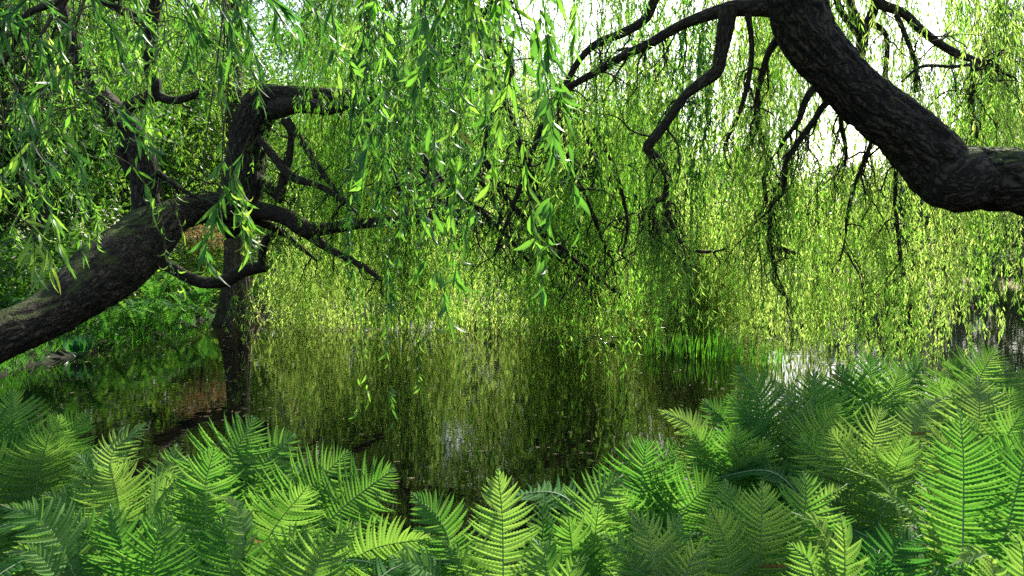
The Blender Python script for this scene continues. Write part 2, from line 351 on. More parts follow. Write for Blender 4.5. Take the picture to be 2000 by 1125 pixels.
def twigs_on(acc, pts, rad, n, l0, l1, grav=.12, wob=.3, r=.5, sub=4, lo=.2, bias=(0, 0, -.3), K=10, rmax=.014):
    i = rng.integers(int(len(pts) * lo), len(pts), n); T = nrm(np.gradient(pts, axis=0))[i]
    d = nrm(T * U(-.1, 1.1, n)[:, None] + rng.normal(size=(n, 3)) * .8 + np.array(bias)); L = U(l0, l1, n)
    Q = crooks(pts[i], d, L, K, wob, grav); R = np.minimum(rad[i] * r, rmax)[:, None] * np.linspace(1, .25, K)[None] + .0015
    tubes(acc, Q, R, 5)
    ends = [Q.reshape(-1, 3)]
    if sub:
        j = np.repeat(np.arange(n), sub); k = rng.integers(2, K, n * sub)
        T2 = nrm(Q[j, k] - Q[j, k - 1]); Q2 = crooks(Q[j, k], nrm(T2 + rng.normal(size=(n * sub, 3)) * .7), L[j] * U(.3, .7, n * sub), 7, wob * 1.1, grav * 1.6)
        R2 = (R[j, k] * .6)[:, None] * np.linspace(1, .3, 7)[None]; tubes(acc, Q2, R2, 4); ends.append(Q2.reshape(-1, 3))
    return np.concatenate(ends)

# ------------------------------------------------------------------ the left willow
def left_willow():
    root = thing("weeping_willow", "huge leaning mossy willow rising from the left bank and elbowing out over the pond", "willow tree", (-9.2, 8.6, gz(-9.2, 8.6)))
    a = Acc()
    p, r = traced([(-330, 800, 62, 8.0), (-120, 715, 50, 8.6), (0, 660, 43, 9), (100, 613, 46, 9.6), (160, 570, 54, 10), (205, 535, 59, 10.4), (255, 492, 53, 10.9), (300, 450, 45, 11.3), (335, 425, 33, 11.8), (380, 409, 28, 12.2), (425, 405, 30, 12.5), (462, 398, 34, 12.8),
                   (478, 345, 34, 13), (483, 290, 32, 13), (492, 245, 32, 13), (512, 208, 32, 13), (550, 192, 25, 13), (600, 192, 23, 12.9), (650, 192, 16, 12.8), (720, 190, 12, 12.6), (800, 170, 9, 12.3), (900, 120, 6, 12)], 9, 13, 240)
    tube(a, p, r, 96, .020, .18, 1.0)
    # the lower part of the upright, hidden stub below the junction
    p, r = traced([(478, 330, 28), (462, 400, 38), (452, 440, 22), (445, 462, 8)], 12.8, 12.7, 24); tube(a, p, r, 32, .012, .2, 4.0)
    # roots / bole
    a.build("trunk", M['bark'], root)
    def branch(rows, d0, d1, ntw=0, l0=.5, l1=1.2, sides=12, ridge=.004, lump=.12, lo=.3, sub=4, grav=.12, bias=(0, 0, -.3), wob=.3, rmax=.014):
        b = Acc(); p, r = traced(rows, d0, d1); tube(b, p, r, sides, ridge, lump, U(0, 9))
        e = twigs_on(b, p, r, ntw, l0, l1, grav, wob, .5, sub, lo, bias, rmax=rmax) if ntw else None
        b.build("branch", M['branch'], root); return e
    E = []
    E.append(branch([(465, 402, 26), (515, 412, 19), (560, 424, 17), (600, 448, 17), (640, 446, 12), (700, 437, 11), (780, 430, 9), (850, 424, 9), (915, 416, 9), (945, 432, 7), (990, 462, 6), (1050, 478, 5), (1100, 500, 5), (1160, 540, 4), (1212, 577, 3)], 12.8, 12.2, 34, .5, 1.5, 14, lo=.4))
    E.append(branch([(590, 445, 14), (620, 470, 11), (650, 490, 8), (700, 515, 6), (745, 547, 4)], 12.8, 12.4, 8, .3, .9))
    E.append(branch([(1085, 455, 3), (1120, 485, 4), (1160, 510, 4), (1185, 515, 3)], 12.2, 12.1, 6, .3, .8))
    E.append(branch([(940, 425, 6), (1010, 470, 5), (1090, 505, 4), (1140, 545, 4), (1175, 570, 3)], 12.6, 12.1, 12, .3, .9))
    E.append(branch([(480, 345, 16), (515, 360, 13), (540, 378, 12), (547, 392, 9)], 12.9, 12.8, 4, .3, .8))
    E.append(branch([(545, 390, 10), (556, 340, 8), (566, 300, 7), (567, 258, 6), (552, 235, 6)], 12.8, 12.7, 4, .3, .8))
    E.append(branch([(505, 270, 9), (540, 312, 8), (570, 345, 8), (620, 362, 6), (665, 388, 6), (700, 420, 4)], 12.8, 12.3, 12, .4, 1.1))
    E.append(branch([(560, 235, 8), (595, 285, 7), (625, 330, 6), (655, 372, 5), (672, 400, 4)], 12.7, 12.4, 8, .4, 1.0))
    E.append(branch([(535, 215, 20), (585, 205, 15), (640, 212, 13), (690, 210, 8), (735, 260, 6), (770, 340, 5), (800, 430, 3)], 12.9, 11.5, 10, .4, 1.1))
    E.append(branch([(300, 505, 18), (330, 520, 12), (365, 540, 11), (400, 552, 11), (440, 548, 12), (470, 530, 13), (500, 523, 11), (522, 522, 8)], 13.2, 13.6, 3, .3, .6, 16, lo=.5))
    E.append(branch([(512, 520, 8), (513, 490, 8), (522, 465, 8), (542, 450, 8), (515, 436, 8), (485, 425, 9)], 13.6, 13.0, 3, .3, .6))
    E.append(branch([(545, 450, 7), (562, 462, 6), (580, 478, 5), (620, 510, 2)], 13.4, 13.3, 4, .3, .8))
    # branch fans behind the middle of the picture
    E.append(branch([(900, 300, 8), (925, 320, 9), (935, 345, 6), (960, 385, 5), (980, 430, 4)], 10.5, 10.8, 14, .4, 1.3, lo=0))
    E.append(branch([(820, 330, 5), (850, 370, 5), (868, 410, 4)], 11, 11, 8, .4, 1.0, lo=0))
    E.append(branch([(905, 40, 5), (960, 130, 6), (1005, 250, 5), (1030, 330, 5), (1065, 420, 4)], 10.5, 10.6, 22, .4, 1.3, lo=.1))
    E.append(branch([(1110, 170, 5), (1130, 230, 5), (1160, 300, 4), (1180, 370, 3)], 10.5, 10.6, 16, .4, 1.3, lo=0))
    for rows in ([(905, 40, 6), (1000, 120, 5), (960, 230, 5), (935, 330, 4), (890, 440, 3)], [(1090, 175, 6), (1105, 300, 5), (1150, 400, 4), (1190, 500, 3)],
                 [(1060, 240, 5), (1010, 380, 4), (965, 500, 3)], [(940, 300, 6), (1000, 400, 5), (1080, 470, 4), (1160, 540, 3)], [(1160, 250, 5), (1200, 330, 4), (1225, 430, 3), (1215, 500, 2)], [(820, 300, 6), (880, 370, 5), (960, 430, 4), (1040, 520, 3)], [(1240, 380, 4), (1270, 450, 4), (1290, 520, 2)]):
        d0 = U(9.0, 10.2); E.append(branch(rows, d0, d0 + .3, 13, .3, 1.1, 8, lo=.1, sub=5, rmax=.016))
    E.append(branch([(890, -10, 6), (940, 20, 5), (1000, 5, 5)], 9, 9, 6, .3, .9))
    # overhead limbs that carry the near sprays (mostly above the frame)
    E.append(branch([(-420, -900, 40, 5), (-60, 62, 5, 4.6), (60, 22, 5, 4.2), (150, -8, 4, 4.0), (330, -60, 3, 3.8), (560, -80, 3, 3.6)], 4, 4, 8, .3, .9, lo=.4))
    # crown: far curtain across the left and the middle, lower rows tinted brighter to glow
    c, st = Acc(), Acc()
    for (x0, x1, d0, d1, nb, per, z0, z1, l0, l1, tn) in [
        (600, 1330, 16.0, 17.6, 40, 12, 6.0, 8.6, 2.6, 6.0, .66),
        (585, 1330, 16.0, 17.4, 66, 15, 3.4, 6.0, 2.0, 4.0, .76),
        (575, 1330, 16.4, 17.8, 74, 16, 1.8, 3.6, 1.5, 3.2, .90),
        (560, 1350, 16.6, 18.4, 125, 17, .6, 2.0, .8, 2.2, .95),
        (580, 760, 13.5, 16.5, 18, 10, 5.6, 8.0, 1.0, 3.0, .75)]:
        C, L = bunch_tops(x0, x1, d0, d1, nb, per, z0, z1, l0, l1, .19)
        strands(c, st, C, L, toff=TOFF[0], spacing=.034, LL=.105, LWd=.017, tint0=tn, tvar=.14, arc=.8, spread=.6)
    # inner layer of the crown, its shade put into darker leaf colour
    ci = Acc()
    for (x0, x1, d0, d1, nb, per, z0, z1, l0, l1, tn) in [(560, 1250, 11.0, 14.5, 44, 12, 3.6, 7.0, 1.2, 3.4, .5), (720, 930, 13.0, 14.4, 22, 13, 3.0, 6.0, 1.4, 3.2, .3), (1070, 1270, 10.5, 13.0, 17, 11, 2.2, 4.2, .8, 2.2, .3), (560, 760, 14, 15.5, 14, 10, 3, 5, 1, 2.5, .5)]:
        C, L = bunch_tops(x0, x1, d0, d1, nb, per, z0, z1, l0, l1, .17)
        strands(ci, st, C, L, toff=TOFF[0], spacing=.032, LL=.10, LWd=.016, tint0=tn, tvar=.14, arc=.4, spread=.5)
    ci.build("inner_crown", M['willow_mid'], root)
    # leafy twigs on the traced branches
    for e in E:
        if e is None: continue
        s = e[rng.integers(0, len(e), max(10, len(e) // 22))]
        strands(c, st, s, U(.4, 1.3, len(s)), spacing=.04, LL=.11, LWd=.02, tint0=.5, arc=.25)
    st.build("hanging_twigs", M['twig'], root); c.build("crown", M['willow_far'], root)
    # unseen leaf roof added above the frame, gaps and density shaped to cast shade
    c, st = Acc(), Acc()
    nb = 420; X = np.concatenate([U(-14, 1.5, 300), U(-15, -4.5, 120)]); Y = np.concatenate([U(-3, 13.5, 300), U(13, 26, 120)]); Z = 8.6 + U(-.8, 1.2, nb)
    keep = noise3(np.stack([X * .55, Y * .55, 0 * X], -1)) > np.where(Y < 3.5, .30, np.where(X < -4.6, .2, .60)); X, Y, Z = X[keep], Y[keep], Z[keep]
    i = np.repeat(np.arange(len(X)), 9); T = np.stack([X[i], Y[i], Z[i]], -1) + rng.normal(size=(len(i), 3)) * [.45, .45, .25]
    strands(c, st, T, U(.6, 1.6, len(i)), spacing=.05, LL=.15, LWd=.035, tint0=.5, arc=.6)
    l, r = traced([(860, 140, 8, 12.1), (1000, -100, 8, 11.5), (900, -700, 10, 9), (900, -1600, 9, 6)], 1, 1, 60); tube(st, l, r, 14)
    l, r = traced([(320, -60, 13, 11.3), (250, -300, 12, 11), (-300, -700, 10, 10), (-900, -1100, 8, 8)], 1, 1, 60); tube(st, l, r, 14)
    st.build("added_roof_limbs", M['branch'], root); c.build("added_shade_roof", M['willow_mid'], root)
    return root
LW_ = left_willow()

# ------------------------------------------------------------------ the right willow
def right_willow():
    root = thing("weeping_willow", "willow whose thick dark limb curves in from the right edge and up overhead", "willow tree", (7.6, 5.6, gz(7.6, 5.6)))
    a = Acc()
    p, r = traced([(2900, 950, 90, 6.1), (2500, 640, 84, 6.2), (2260, 470, 76, 6.3), (2120, 400, 68, 6.4), (2010, 360, 57, 6.4), (1930, 352, 53, 6.5), (1872, 345, 60, 6.5), (1822, 305, 57, 6.5), (1770, 257, 50, 6.5), (1700, 205, 48, 6.5),
                   (1635, 145, 49, 6.5), (1578, 72, 52, 6.5), (1556, 5, 54, 6.5), (1545, -80, 46, 6.4), (1520, -250, 40, 6.2), (1440, -500, 36, 5.6), (1250, -900, 30, 4.6), (900, -1700, 22, 3.4)], 6.5, 6.5, 250)
    tube(a, p, r, 130, .022, .15, 2.0)
    p, r = traced([(1905, 335, 44), (1868, 350, 52), (1842, 364, 47), (1826, 374, 36), (1812, 383, 16)], 6.45, 6.4, 30); tube(a, p, r, 40, .008, .2, 5.0)   # burr under the bend
    a.build("trunk", M['bark'], root)
    def branch(rows, d0, d1, ntw=0, l0=.3, l1=.9, sides=12, ridge=.003, lump=.10, lo=.2, sub=5, grav=.15, bias=(0, 0, -.4), wob=.3, rmax=.010):
        b = Acc(); p, r = traced(rows, d0, d1); tube(b, p, r, sides, ridge, lump, U(0, 9))
        e = twigs_on(b, p, r, ntw, l0, l1, grav, wob, .5, sub, lo, bias, rmax=rmax) if ntw else None
        b.build("branch", M['branch'], root); return e
    E = []
    E.append(branch([(1550, 5, 34), (1500, 12, 20), (1450, 14, 18), (1400, 24, 14), (1340, 45, 10), (1300, 66, 9), (1265, 88, 9), (1225, 105, 8), (1165, 140, 7), (1120, 165, 6), (1085, 182, 4)], 6.5, 7.6, 14, .3, .9, 16))
    E.append(branch([(1424, 15, 16), (1416, 60, 15), (1408, 105, 12), (1398, 140, 12), (1365, 165, 10), (1335, 190, 9), (1312, 225, 9), (1285, 262, 9), (1265, 288, 9), (1285, 310, 7), (1302, 340, 8), (1303, 365, 7), (1296, 392, 6)], 6.6, 7.0, 10, .3, .8, 16, lo=.4))
    E.append(branch([(1296, 385, 6), (1275, 400, 5), (1282, 440, 4), (1292, 492, 3)], 7.0, 7.0, 9, .2, .5, lo=.0, grav=.25))
    E.append(branch([(1300, 395, 5), (1305, 420, 4), (1320, 455, 3), (1335, 480, 2)], 7.0, 7.0, 8, .2, .5, lo=.0, grav=.25))
    E.append(branch([(1285, -20, 8), (1262, 35, 8), (1215, 65, 8), (1165, 85, 7), (1130, 120, 6), (1105, 165, 5)], 7.6, 8.0, 10, .3, .8))
    E.append(branch([(1460, 25, 6), (1468, 80, 5), (1466, 135, 4.5), (1452, 195, 4), (1438, 235, 3), (1415, 285, 3), (1420, 295, 2)], 6.6, 6.9, 7, .2, .5, grav=.3))
    E.append(branch([(1560, 30, 8), (1512, 85, 8), (1495, 120, 6), (1480, 180, 5), (1478, 230, 5), (1492, 280, 5), (1502, 320, 4), (1492, 350, 4), (1498, 395, 3)], 6.7, 7.2, 10, .2, .6, grav=.25))
    E.append(branch([(1690, 150, 8), (1615, 200, 7), (1590, 235, 6), (1560, 275, 5), (1535, 320, 5), (1530, 370, 4.5), (1508, 400, 4.5), (1504, 440, 4.5), (1503, 485, 4.5), (1513, 520, 4), (1512, 550, 3.5), (1534, 578, 2.5)], 6.9, 7.4, 14, .2, .9, lo=.1, grav=.3))
    E.append(branch([(1505, 486, 5), (1530, 487, 4), (1558, 497, 3)], 7.3, 7.3, 2, .2, .4))
    E.append(branch([(1355, 490, 2), (1385, 492, 3), (1410, 488, 2), (1422, 482, 2)], 8.5, 8.6, 2, .2, .4))
    E.append(branch([(1650, 110, 8), (1580, 185, 7), (1560, 235, 5), (1540, 262, 4), (1515, 300, 3)], 7.2, 7.4, 6, .2, .7, grav=.25))
    E.append(branch([(1740, 200, 5), (1708, 262, 4), (1690, 310, 4), (1668, 365, 3.5), (1655, 420, 3), (1650, 470, 2), (1640, 510, 2)], 7.0, 7.2, 12, .2, .9, lo=.1, grav=.35))
    E.append(branch([(1650, 140, 4), (1642, 230, 4), (1652, 290, 3), (1650, 325, 2)], 7.0, 7.1, 6, .2, .8, grav=.35))
    E.append(branch([(1775, 220, 4), (1755, 300, 4), (1748, 380, 3), (1755, 470, 3), (1762, 540, 2)], 7.0, 7.1, 9, .2, .8, grav=.35))
    # upright limb behind the trunk, upper right, with its arching branch
    E.append(branch([(1672, 128, 11), (1684, 85, 11), (1682, 60, 11), (1668, 30, 8), (1655, -30, 7), (1640, -200, 4)], 8.6, 8.4, 6, .3, .8, lo=.5, bias=(0, 0, .2), grav=0))
    E.append(branch([(1686, 60, 8), (1700, 35, 9), (1712, 0, 9), (1720, -60, 9), (1730, -300, 7)], 8.6, 8.4, 3, .3, .8, lo=.5))
    E.append(branch([(1685, 75, 8), (1660, 45, 6), (1640, 15, 6), (1625, -30, 4)], 8.6, 8.4, 3, .3, .8, lo=.5))
    E.append(branch([(1674, 130, 9), (1662, 180, 9), (1700, 240, 9), (1780, 320, 9)], 8.7, 8.8, 6, .3, .8, lo=.0))
    E.append(branch([(1700, 45, 6), (1725, 60, 4), (1733, 90, 4), (1730, 150, 4), (1745, 185, 4), (1790, 205, 4), (1830, 235, 3), (1855, 262, 2)], 8.6, 8.5, 8, .3, .8))
    E.append(branch([(1700, -20, 6), (1722, 8, 9), (1765, 26, 8), (1795, 55, 8), (1830, 82, 7), (1870, 105, 7), (1905, 118, 5), (1932, 127, 4), (1985, 155, 2)], 8.5, 8.3, 12, .3, .9, lo=.3))
    E.append(branch([(1905, 118, 6), (1898, 150, 5), (1898, 190, 5), (1902, 235, 4), (1908, 270, 3)], 8.3, 8.3, 6, .3, .7))
    E.append(branch([(1750, 28, 5), (1765, 60, 4), (1778, 95, 4), (1790, 130, 4), (1788, 180, 3)], 8.4, 8.4, 5, .2, .6))
    E.append(branch([(1905, 125, 3), (1860, 130, 3), (1800, 130, 3), (1760, 160, 2)], 8.3, 8.3, 5, .2, .5))
    # crown; low rows tinted bright for the glow at the waterline
    c, st = Acc(), Acc()
    for (x0, x1, d0, d1, nb, per, z0, z1, l0, l1, tn, wd) in [
        (1320, 1620, 13.8, 16.4, 34, 13, 2.2, 4.6, 1.8, 3.6, .88, .020),
        (1300, 1580, 14.2, 17.4, 84, 12, .6, 2.0, .8, 2.2, .94, .018),
        (1330, 2080, 12.5, 15.5, 48, 8, 3.6, 7.0, 1.6, 4.4, .8, .019),
        (1600, 2080, 11.8, 14.0, 32, 11, 1.6, 3.6, 1.4, 3.4, .85, .019),
        (1930, 2100, 12.0, 14.5, 20, 9, 4, 7.5, 2.0, 5.0, .8, .020), (1300, 1960, 11.0, 14.0, 44, 11, 5.5, 7.5, 1.2, 3.0, .75, .017),
        (1060, 1520, 11.0, 15.0, 40, 10, 5.0, 8.5, 1.2, 3.4, .6, .018),
        (1250, 1440, 8.6, 10.0, 22, 8, 3.2, 5.5, .9, 2.0, .55, .017),
        (1420, 1990, 7.4, 10.5, 62, 8, 3.4, 6.0, .8, 2.4, .65, .014),
        (1780, 2050, 7.0, 8.6, 20, 5, 2.5, 3.4, 1.2, 2.4, .75, .015)]:
        C, L = bunch_tops(x0, x1, d0, d1, nb, per, z0, z1, l0, l1, .17)
        strands(c, st, C, L, toff=TOFF[0], spacing=.036, LL=.10, LWd=wd, spread=.5, tint0=tn, tvar=.14, arc=.4, rad=.0035)
    for e in E:
        if e is None: continue
        s = e[rng.integers(0, len(e), max(14, len(e) // 12))]
        strands(c, st, s, U(.25, 1.1, len(s)), spacing=.034, LL=.085, LWd=.014, tint0=.62, arc=.15, rad=.002)
    st.build("hanging_twigs", M['twig'], root); c.build("crown", M['willow_far'], root)
    c, st = Acc(), Acc()  # unseen leaf roof added for shade, thinned where sun reaches the ferns
    nb = 260; X = U(.5, 16, nb); Y = U(-3, 12, nb); Z = 8.2 + U(-.8, 1.2, nb)
    keep = noise3(np.stack([X * .55, Y * .55, 0 * X + 9], -1)) > np.where(Y < 2.5, .30, .68); X, Y, Z = X[keep], Y[keep], Z[keep]
    i = np.repeat(np.arange(len(X)), 9); T = np.stack([X[i], Y[i], Z[i]], -1) + rng.normal(size=(len(i), 3)) * [.45, .45, .25]
    strands(c, st, T, U(.6, 1.6, len(i)), spacing=.05, LL=.15, LWd=.035, tint0=.5, arc=.6)
    st.build("added_roof_limbs", M['branch'], root); c.build("added_shade_roof", M['willow_mid'], root)
    # ---- near sprays that hang from the limb overhead, each a part
    def spray(cols, d0, d1, ybot0, ybot1, n, top=4.4, LL=.12, W=.02, sp=.034, tn=.45, mat='willow_near', rad=.0024, arc=.12, near=True, bend=(.3, 1.6), spread=.6, label=None):
        leaf = Acc(); stem = Acc()
        px = U(*cols, n); d = U(d0, d1, n); yb = U(ybot0, ybot1, n); bot = P(px, yb, d)
        tp = bot.copy(); tp[:, 2] = top + U(-.4, .4, n); tp[:, :2] += rng.normal(size=(n, 2)) * .05
        L = tp[:, 2] - bot[:, 2]
        strands(leaf, stem, tp, L, spacing=sp, LL=LL, LWd=W, tint0=tn, tvar=.24, arc=arc, rad=rad, near=near, K=26, bend=bend, spread=spread)
        o = stem.build("hanging_branch", M['twig'], root); leaf.build("foliage", M[mat], o)
        if label: o['label'] = label
    spray((935, 1110), 2.4, 2.9, 330, 690, 12, LL=.105, W=.021, sp=.030, label="long leafy spray hanging down the middle of the picture, its large leaves lit from behind")
    spray((890, 1120), 2.6, 3.4, 40, 330, 9, LL=.105, W=.020, sp=.032)
    spray((745, 880), 5.0, 6.2, 230, 640, 19, 5.2, LL=.095, W=.017, sp=.022, tn=.15, mat='willow_near', label="dense dark green spray left of the middle")  # low tint puts the shade on these sprays into the leaf colour
    spray((735, 940), 5.8, 7.4, 60, 480, 44, 5.2, LL=.095, W=.016, sp=.022, tn=.18, mat='willow_near')
    spray((780, 830), 4.2, 4.5, 760, 860, 4, 4.4, LL=.075, W=.012, sp=.030, tn=.55, label="thin spray whose tip hangs lowest, in front of the dark water")
    spray((1120, 1240), 6.8, 8, 120, 460, 14, 5.4, LL=.09, W=.014, sp=.028, tn=.40)
    spray((1320, 1390), 8.2, 8.8, 430, 580, 16, 4.8, LL=.11, W=.019, sp=.03, tn=.25, label="dark spray hanging right of the crooked branch")
    spray((880, 1300), 8.0, 10, 20, 400, 40, 6.4, LL=.10, W=.015, sp=.034, tn=.5, mat='willow_near')
    return root
RW_ = right_willow()

def left_sprays():
    root = LW_
    def cluster(px, py, d, n, L0, L1, LL, W, tn, az=None, sp=.022, arc=.3, bend=(.1, .9), spread=.5, label=None):
        leaf, stem = Acc(), Acc(); c = P(px, py, d)
        top = c + rng.normal(size=(n, 3)) * [.10, .10, .06]
        strands(leaf, stem, top, U(L0, L1, n), az=None if az is None else az + rng.normal(size=n) * .4, spacing=sp, LL=LL, LWd=W, tint0=tn, tvar=.2, arc=arc, near=True, K=14, bend=bend, spread=spread, start=.2)
        # carrying twig up to the limb overhead
        q = np.stack([c + [0.1, .1, 1.6], c + [.05, .05, .7], c + [0, 0, .25], c]); q = q + rng.normal(size=(4, 3)) * [[.25, .1, 0], [.08, .05, 0], [.02, .02, 0], [0, 0, 0]]; q = spline(q, 16); tube(stem, q, np.linspace(.0045, .002, 16), 6)
        o = stem.build("hanging_branch", M['twig'], root); leaf.build("foliage", M['willow_near'], o)
        if label: o['label'] = label
    near = [(40, 90, 3.0, .15), (110, 40, 3.0, .2), (60, 200, 2.9, .15), (30, 300, 2.9, .25), (150, 150, 3.1, .3), (180, 60, 3.1, .2), (250, 130, 2.9, .12), (330, 110, 3.0, .3),
            (400, 20, 3.1, .3), (490, 70, 2.8, .1), (515, 45, 2.8, .12), (560, 0, 3.0, .3), (440, 0, 3.2, .2), (620, 0, 3.4, .25), (90, 330, 3.2, .55), (150, 300, 3.2, .6), (230, 10, 3, .3), (20, 10, 3, .2)]
    for (x, y, d, tn) in near:
        cluster(x, y - 60, d, 5, .10, .34, .12, .017, tn, az=U(-.5, .5) + (0 if U(0, 1) < .6 else math.pi))
    mid = [(360, 120, 4.2), (430, 150, 4.8), (120, 250, 4.6), (60, 380, 4.5), (80, 60, 5), (150, 100, 5.2), (260, 60, 5), (320, 30, 5.4), (420, 40, 5.2), (500, 30, 5.6), (40, 230, 5), (130, 380, 5.2),  (600, 30, 5.4), (660, 20, 5.6), (20, 160, 4.4), (190, 210, 4.5)]
    for (x, y, d) in mid:
        cluster(x, y - 60, d, 12, .15, .58, .08, .012, .5, arc=.35, bend=(.3, 1.8), spread=.7)
    # the spray that hangs in front of the elbow, with curled pale leaves
    cluster(440, 300, 3.0, 9, .12, .42, .12, .020, .45, arc=.12, sp=.020, label="pale curling leaves hanging in front of the trunk elbow")
    cluster(395, 400, 3.0, 5, .1, .3, .08, .012, .8, arc=.15, bend=(.8, 3.2), sp=.018)
    cluster(430, 400, 3.0, 4, .1, .28, .07, .011, .7, arc=.12, bend=(.8, 3.2), sp=.018)
    leaf, stem = Acc(), Acc(); bot = P(np.array([338, 345, 330]), np.array([650, 600, 560]), 3.0); tp = bot.copy(); tp[:, 2] = P(340, 370, 3.0)[2]
    strands(leaf, stem, tp, tp[:, 2] - bot[:, 2], spacing=.035, LL=.065, LWd=.011, tint0=.75, arc=.05, near=True, K=14, bend=(.8, 3.4), spread=.7)
    o = stem.build("hanging_branch", M['twig'], root); leaf.build("foliage", M['willow_near'], o)
    cluster(5, 360, 2.6, 6, .15, .35, .11, .014, .75, az=0.2, arc=.25, spread=.6, sp=.02, label="pale glossy leaves at the left edge")
left_sprays()

# ------------------------------------------------------------------ swamp cypress standing in the water
def cypress():
    b = P(460, 632, 18.3); b[2] = -.1
    root = thing("swamp_cypress", "swamp cypress with a fluted flaring foot standing in the water behind the low bent branch", "tree", b)
    a = Acc(); n, s = 90, 56; z = np.linspace(-.1, 9, n) ** 1.0; z = -.3 + 9.3 * np.linspace(0, 1, n) ** 1.7; th = np.linspace(0, 2 * math.pi, s, endpoint=False)
    ang = th + .5 * np.sin(th * 2 + 1)
    fl = np.exp(-np.maximum(z, 0) / .62)[:, None]; r0 = (.27 - .012 * z)[:, None]
    lob = np.cos(7 * ang + .3)[None] * .5 + .5 * np.cos(4 * ang + 2)[None]
    R = r0 * (1 + .07 * lob) + fl * (.27 + .13 * lob) + .012 * (noise3(np.stack(np.broadcast_arrays(np.cos(th)[None] * 6, np.sin(th)[None] * 6, z[:, None] * 2), -1)) - .5)
    X = b[0] + R * np.cos(th)[None] + (z * .012)[:, None]; Y = b[1] + R * np.sin(th)[None]; Z = np.repeat(z[:, None], s, 1)
    i = np.arange(n - 1)[:, None] * s; j = np.arange(s)[None]; j2 = (j + 1) % s
    a.add(np.stack([X, Y, Z], -1), np.stack([i + j, i + j2, i + s + j2, i + s + j], -1), None, .5, np.stack(np.broadcast_arrays(np.cos(th)[None] * .5, np.sin(th)[None] * .5, z[:, None]), -1))
    br = a; m = 26; zz = U(2.0, 8.5, m); az = U(0, 6.28, m); st = np.stack([b[0] + .012 * zz + 0 * az, b[1] + 0 * az, zz], -1); d = np.stack([np.cos(az), np.sin(az), 0 * az + .1], -1)
    Q = crooks(st, d, U(.8, 2.2, m), 9, .12, .0); tubes(br, Q, np.linspace(.03, .006, 9)[None].repeat(m, 0), 5); a.build("trunk", M['cypress'], root)
    c = Acc(); k = 9000; q = Q.reshape(-1, 3)[rng.integers(0, m * 9, k)] + rng.normal(size=(k, 3)) * [.28, .28, .16]
    kites(c, q, nrm(rng.normal(size=(k, 3)) * [1, 1, .4]), U(.06, .14, k), .03, np.clip(rng.normal(size=k) * .2 + .5, 0, 1)); c.build("crown", M['wood_leaf'], root)
cypress()

# ------------------------------------------------------------------ woodland and far trees
def crown_pts(c, rad, nclump, per, sc, shell=.55):
    d = nrm(rng.normal(size=(nclump, 3))); rr = U(shell, 1, nclump) ** .7
    cl = np.asarray(c) + d * rr[:, None] * np.asarray(rad)
    i = np.repeat(np.arange(nclump), per); n = len(i)
    s = sc * U(.6, 1.3, nclump)[i]
    return cl[i] + rng.normal(size=(n, 3)) * s[:, None] * [1, 1, .6], i, d[i]
def tree(name, label, x, y, h, tr, rad, cz, leaf=.16, ncl=120, per=90, mat='wood_leaf', tn=.5, group=None, lean=0.0, crown_only_above=None, cat="tree", nbr=9, sc=.5):
    z0 = gz(x, y); root = thing(name, label, cat, (x, y, z0), group)
    a = Acc(); k = 26; t = np.linspace(0, 1, k); ph = U(0, 6.28)
    pts = np.stack([x + lean * t * h + .12 * np.sin(3 * t + ph) * tr * 8, y + .1 * np.sin(4 * t + ph), z0 - .2 + h * t], -1)
    rd = tr * (1.0 + .5 * np.exp(-t * 16)) * (1 - .7 * t); tube(a, pts, rd, 22, .010 if tr > .1 else .003, .08, U(0, 9)); br = a; m = nbr; ti = rng.integers(7, k, m); az = U(0, 6.28, m); d = np.stack([np.cos(az), np.sin(az), U(.2, .9, m)], -1)
    Q = crooks(pts[ti], d, U(.5, 1, m) * max(rad[0], .6), 9, .18, .0); tubes(br, Q, (rd[ti] * .45)[:, None] * np.linspace(1, .2, 9)[None], 6); a.build("trunk", M['woodbark'], root)
    c = Acc(); q, i, dd = crown_pts((x + lean * h, y, z0 + cz), rad, ncl, per, sc); n = len(q)
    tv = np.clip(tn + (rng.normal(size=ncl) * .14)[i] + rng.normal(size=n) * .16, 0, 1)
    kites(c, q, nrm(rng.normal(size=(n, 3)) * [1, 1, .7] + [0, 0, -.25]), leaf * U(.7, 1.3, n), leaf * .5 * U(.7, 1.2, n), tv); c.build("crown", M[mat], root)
    return root
def at(px, d): return (px - 1000) / FPX * d
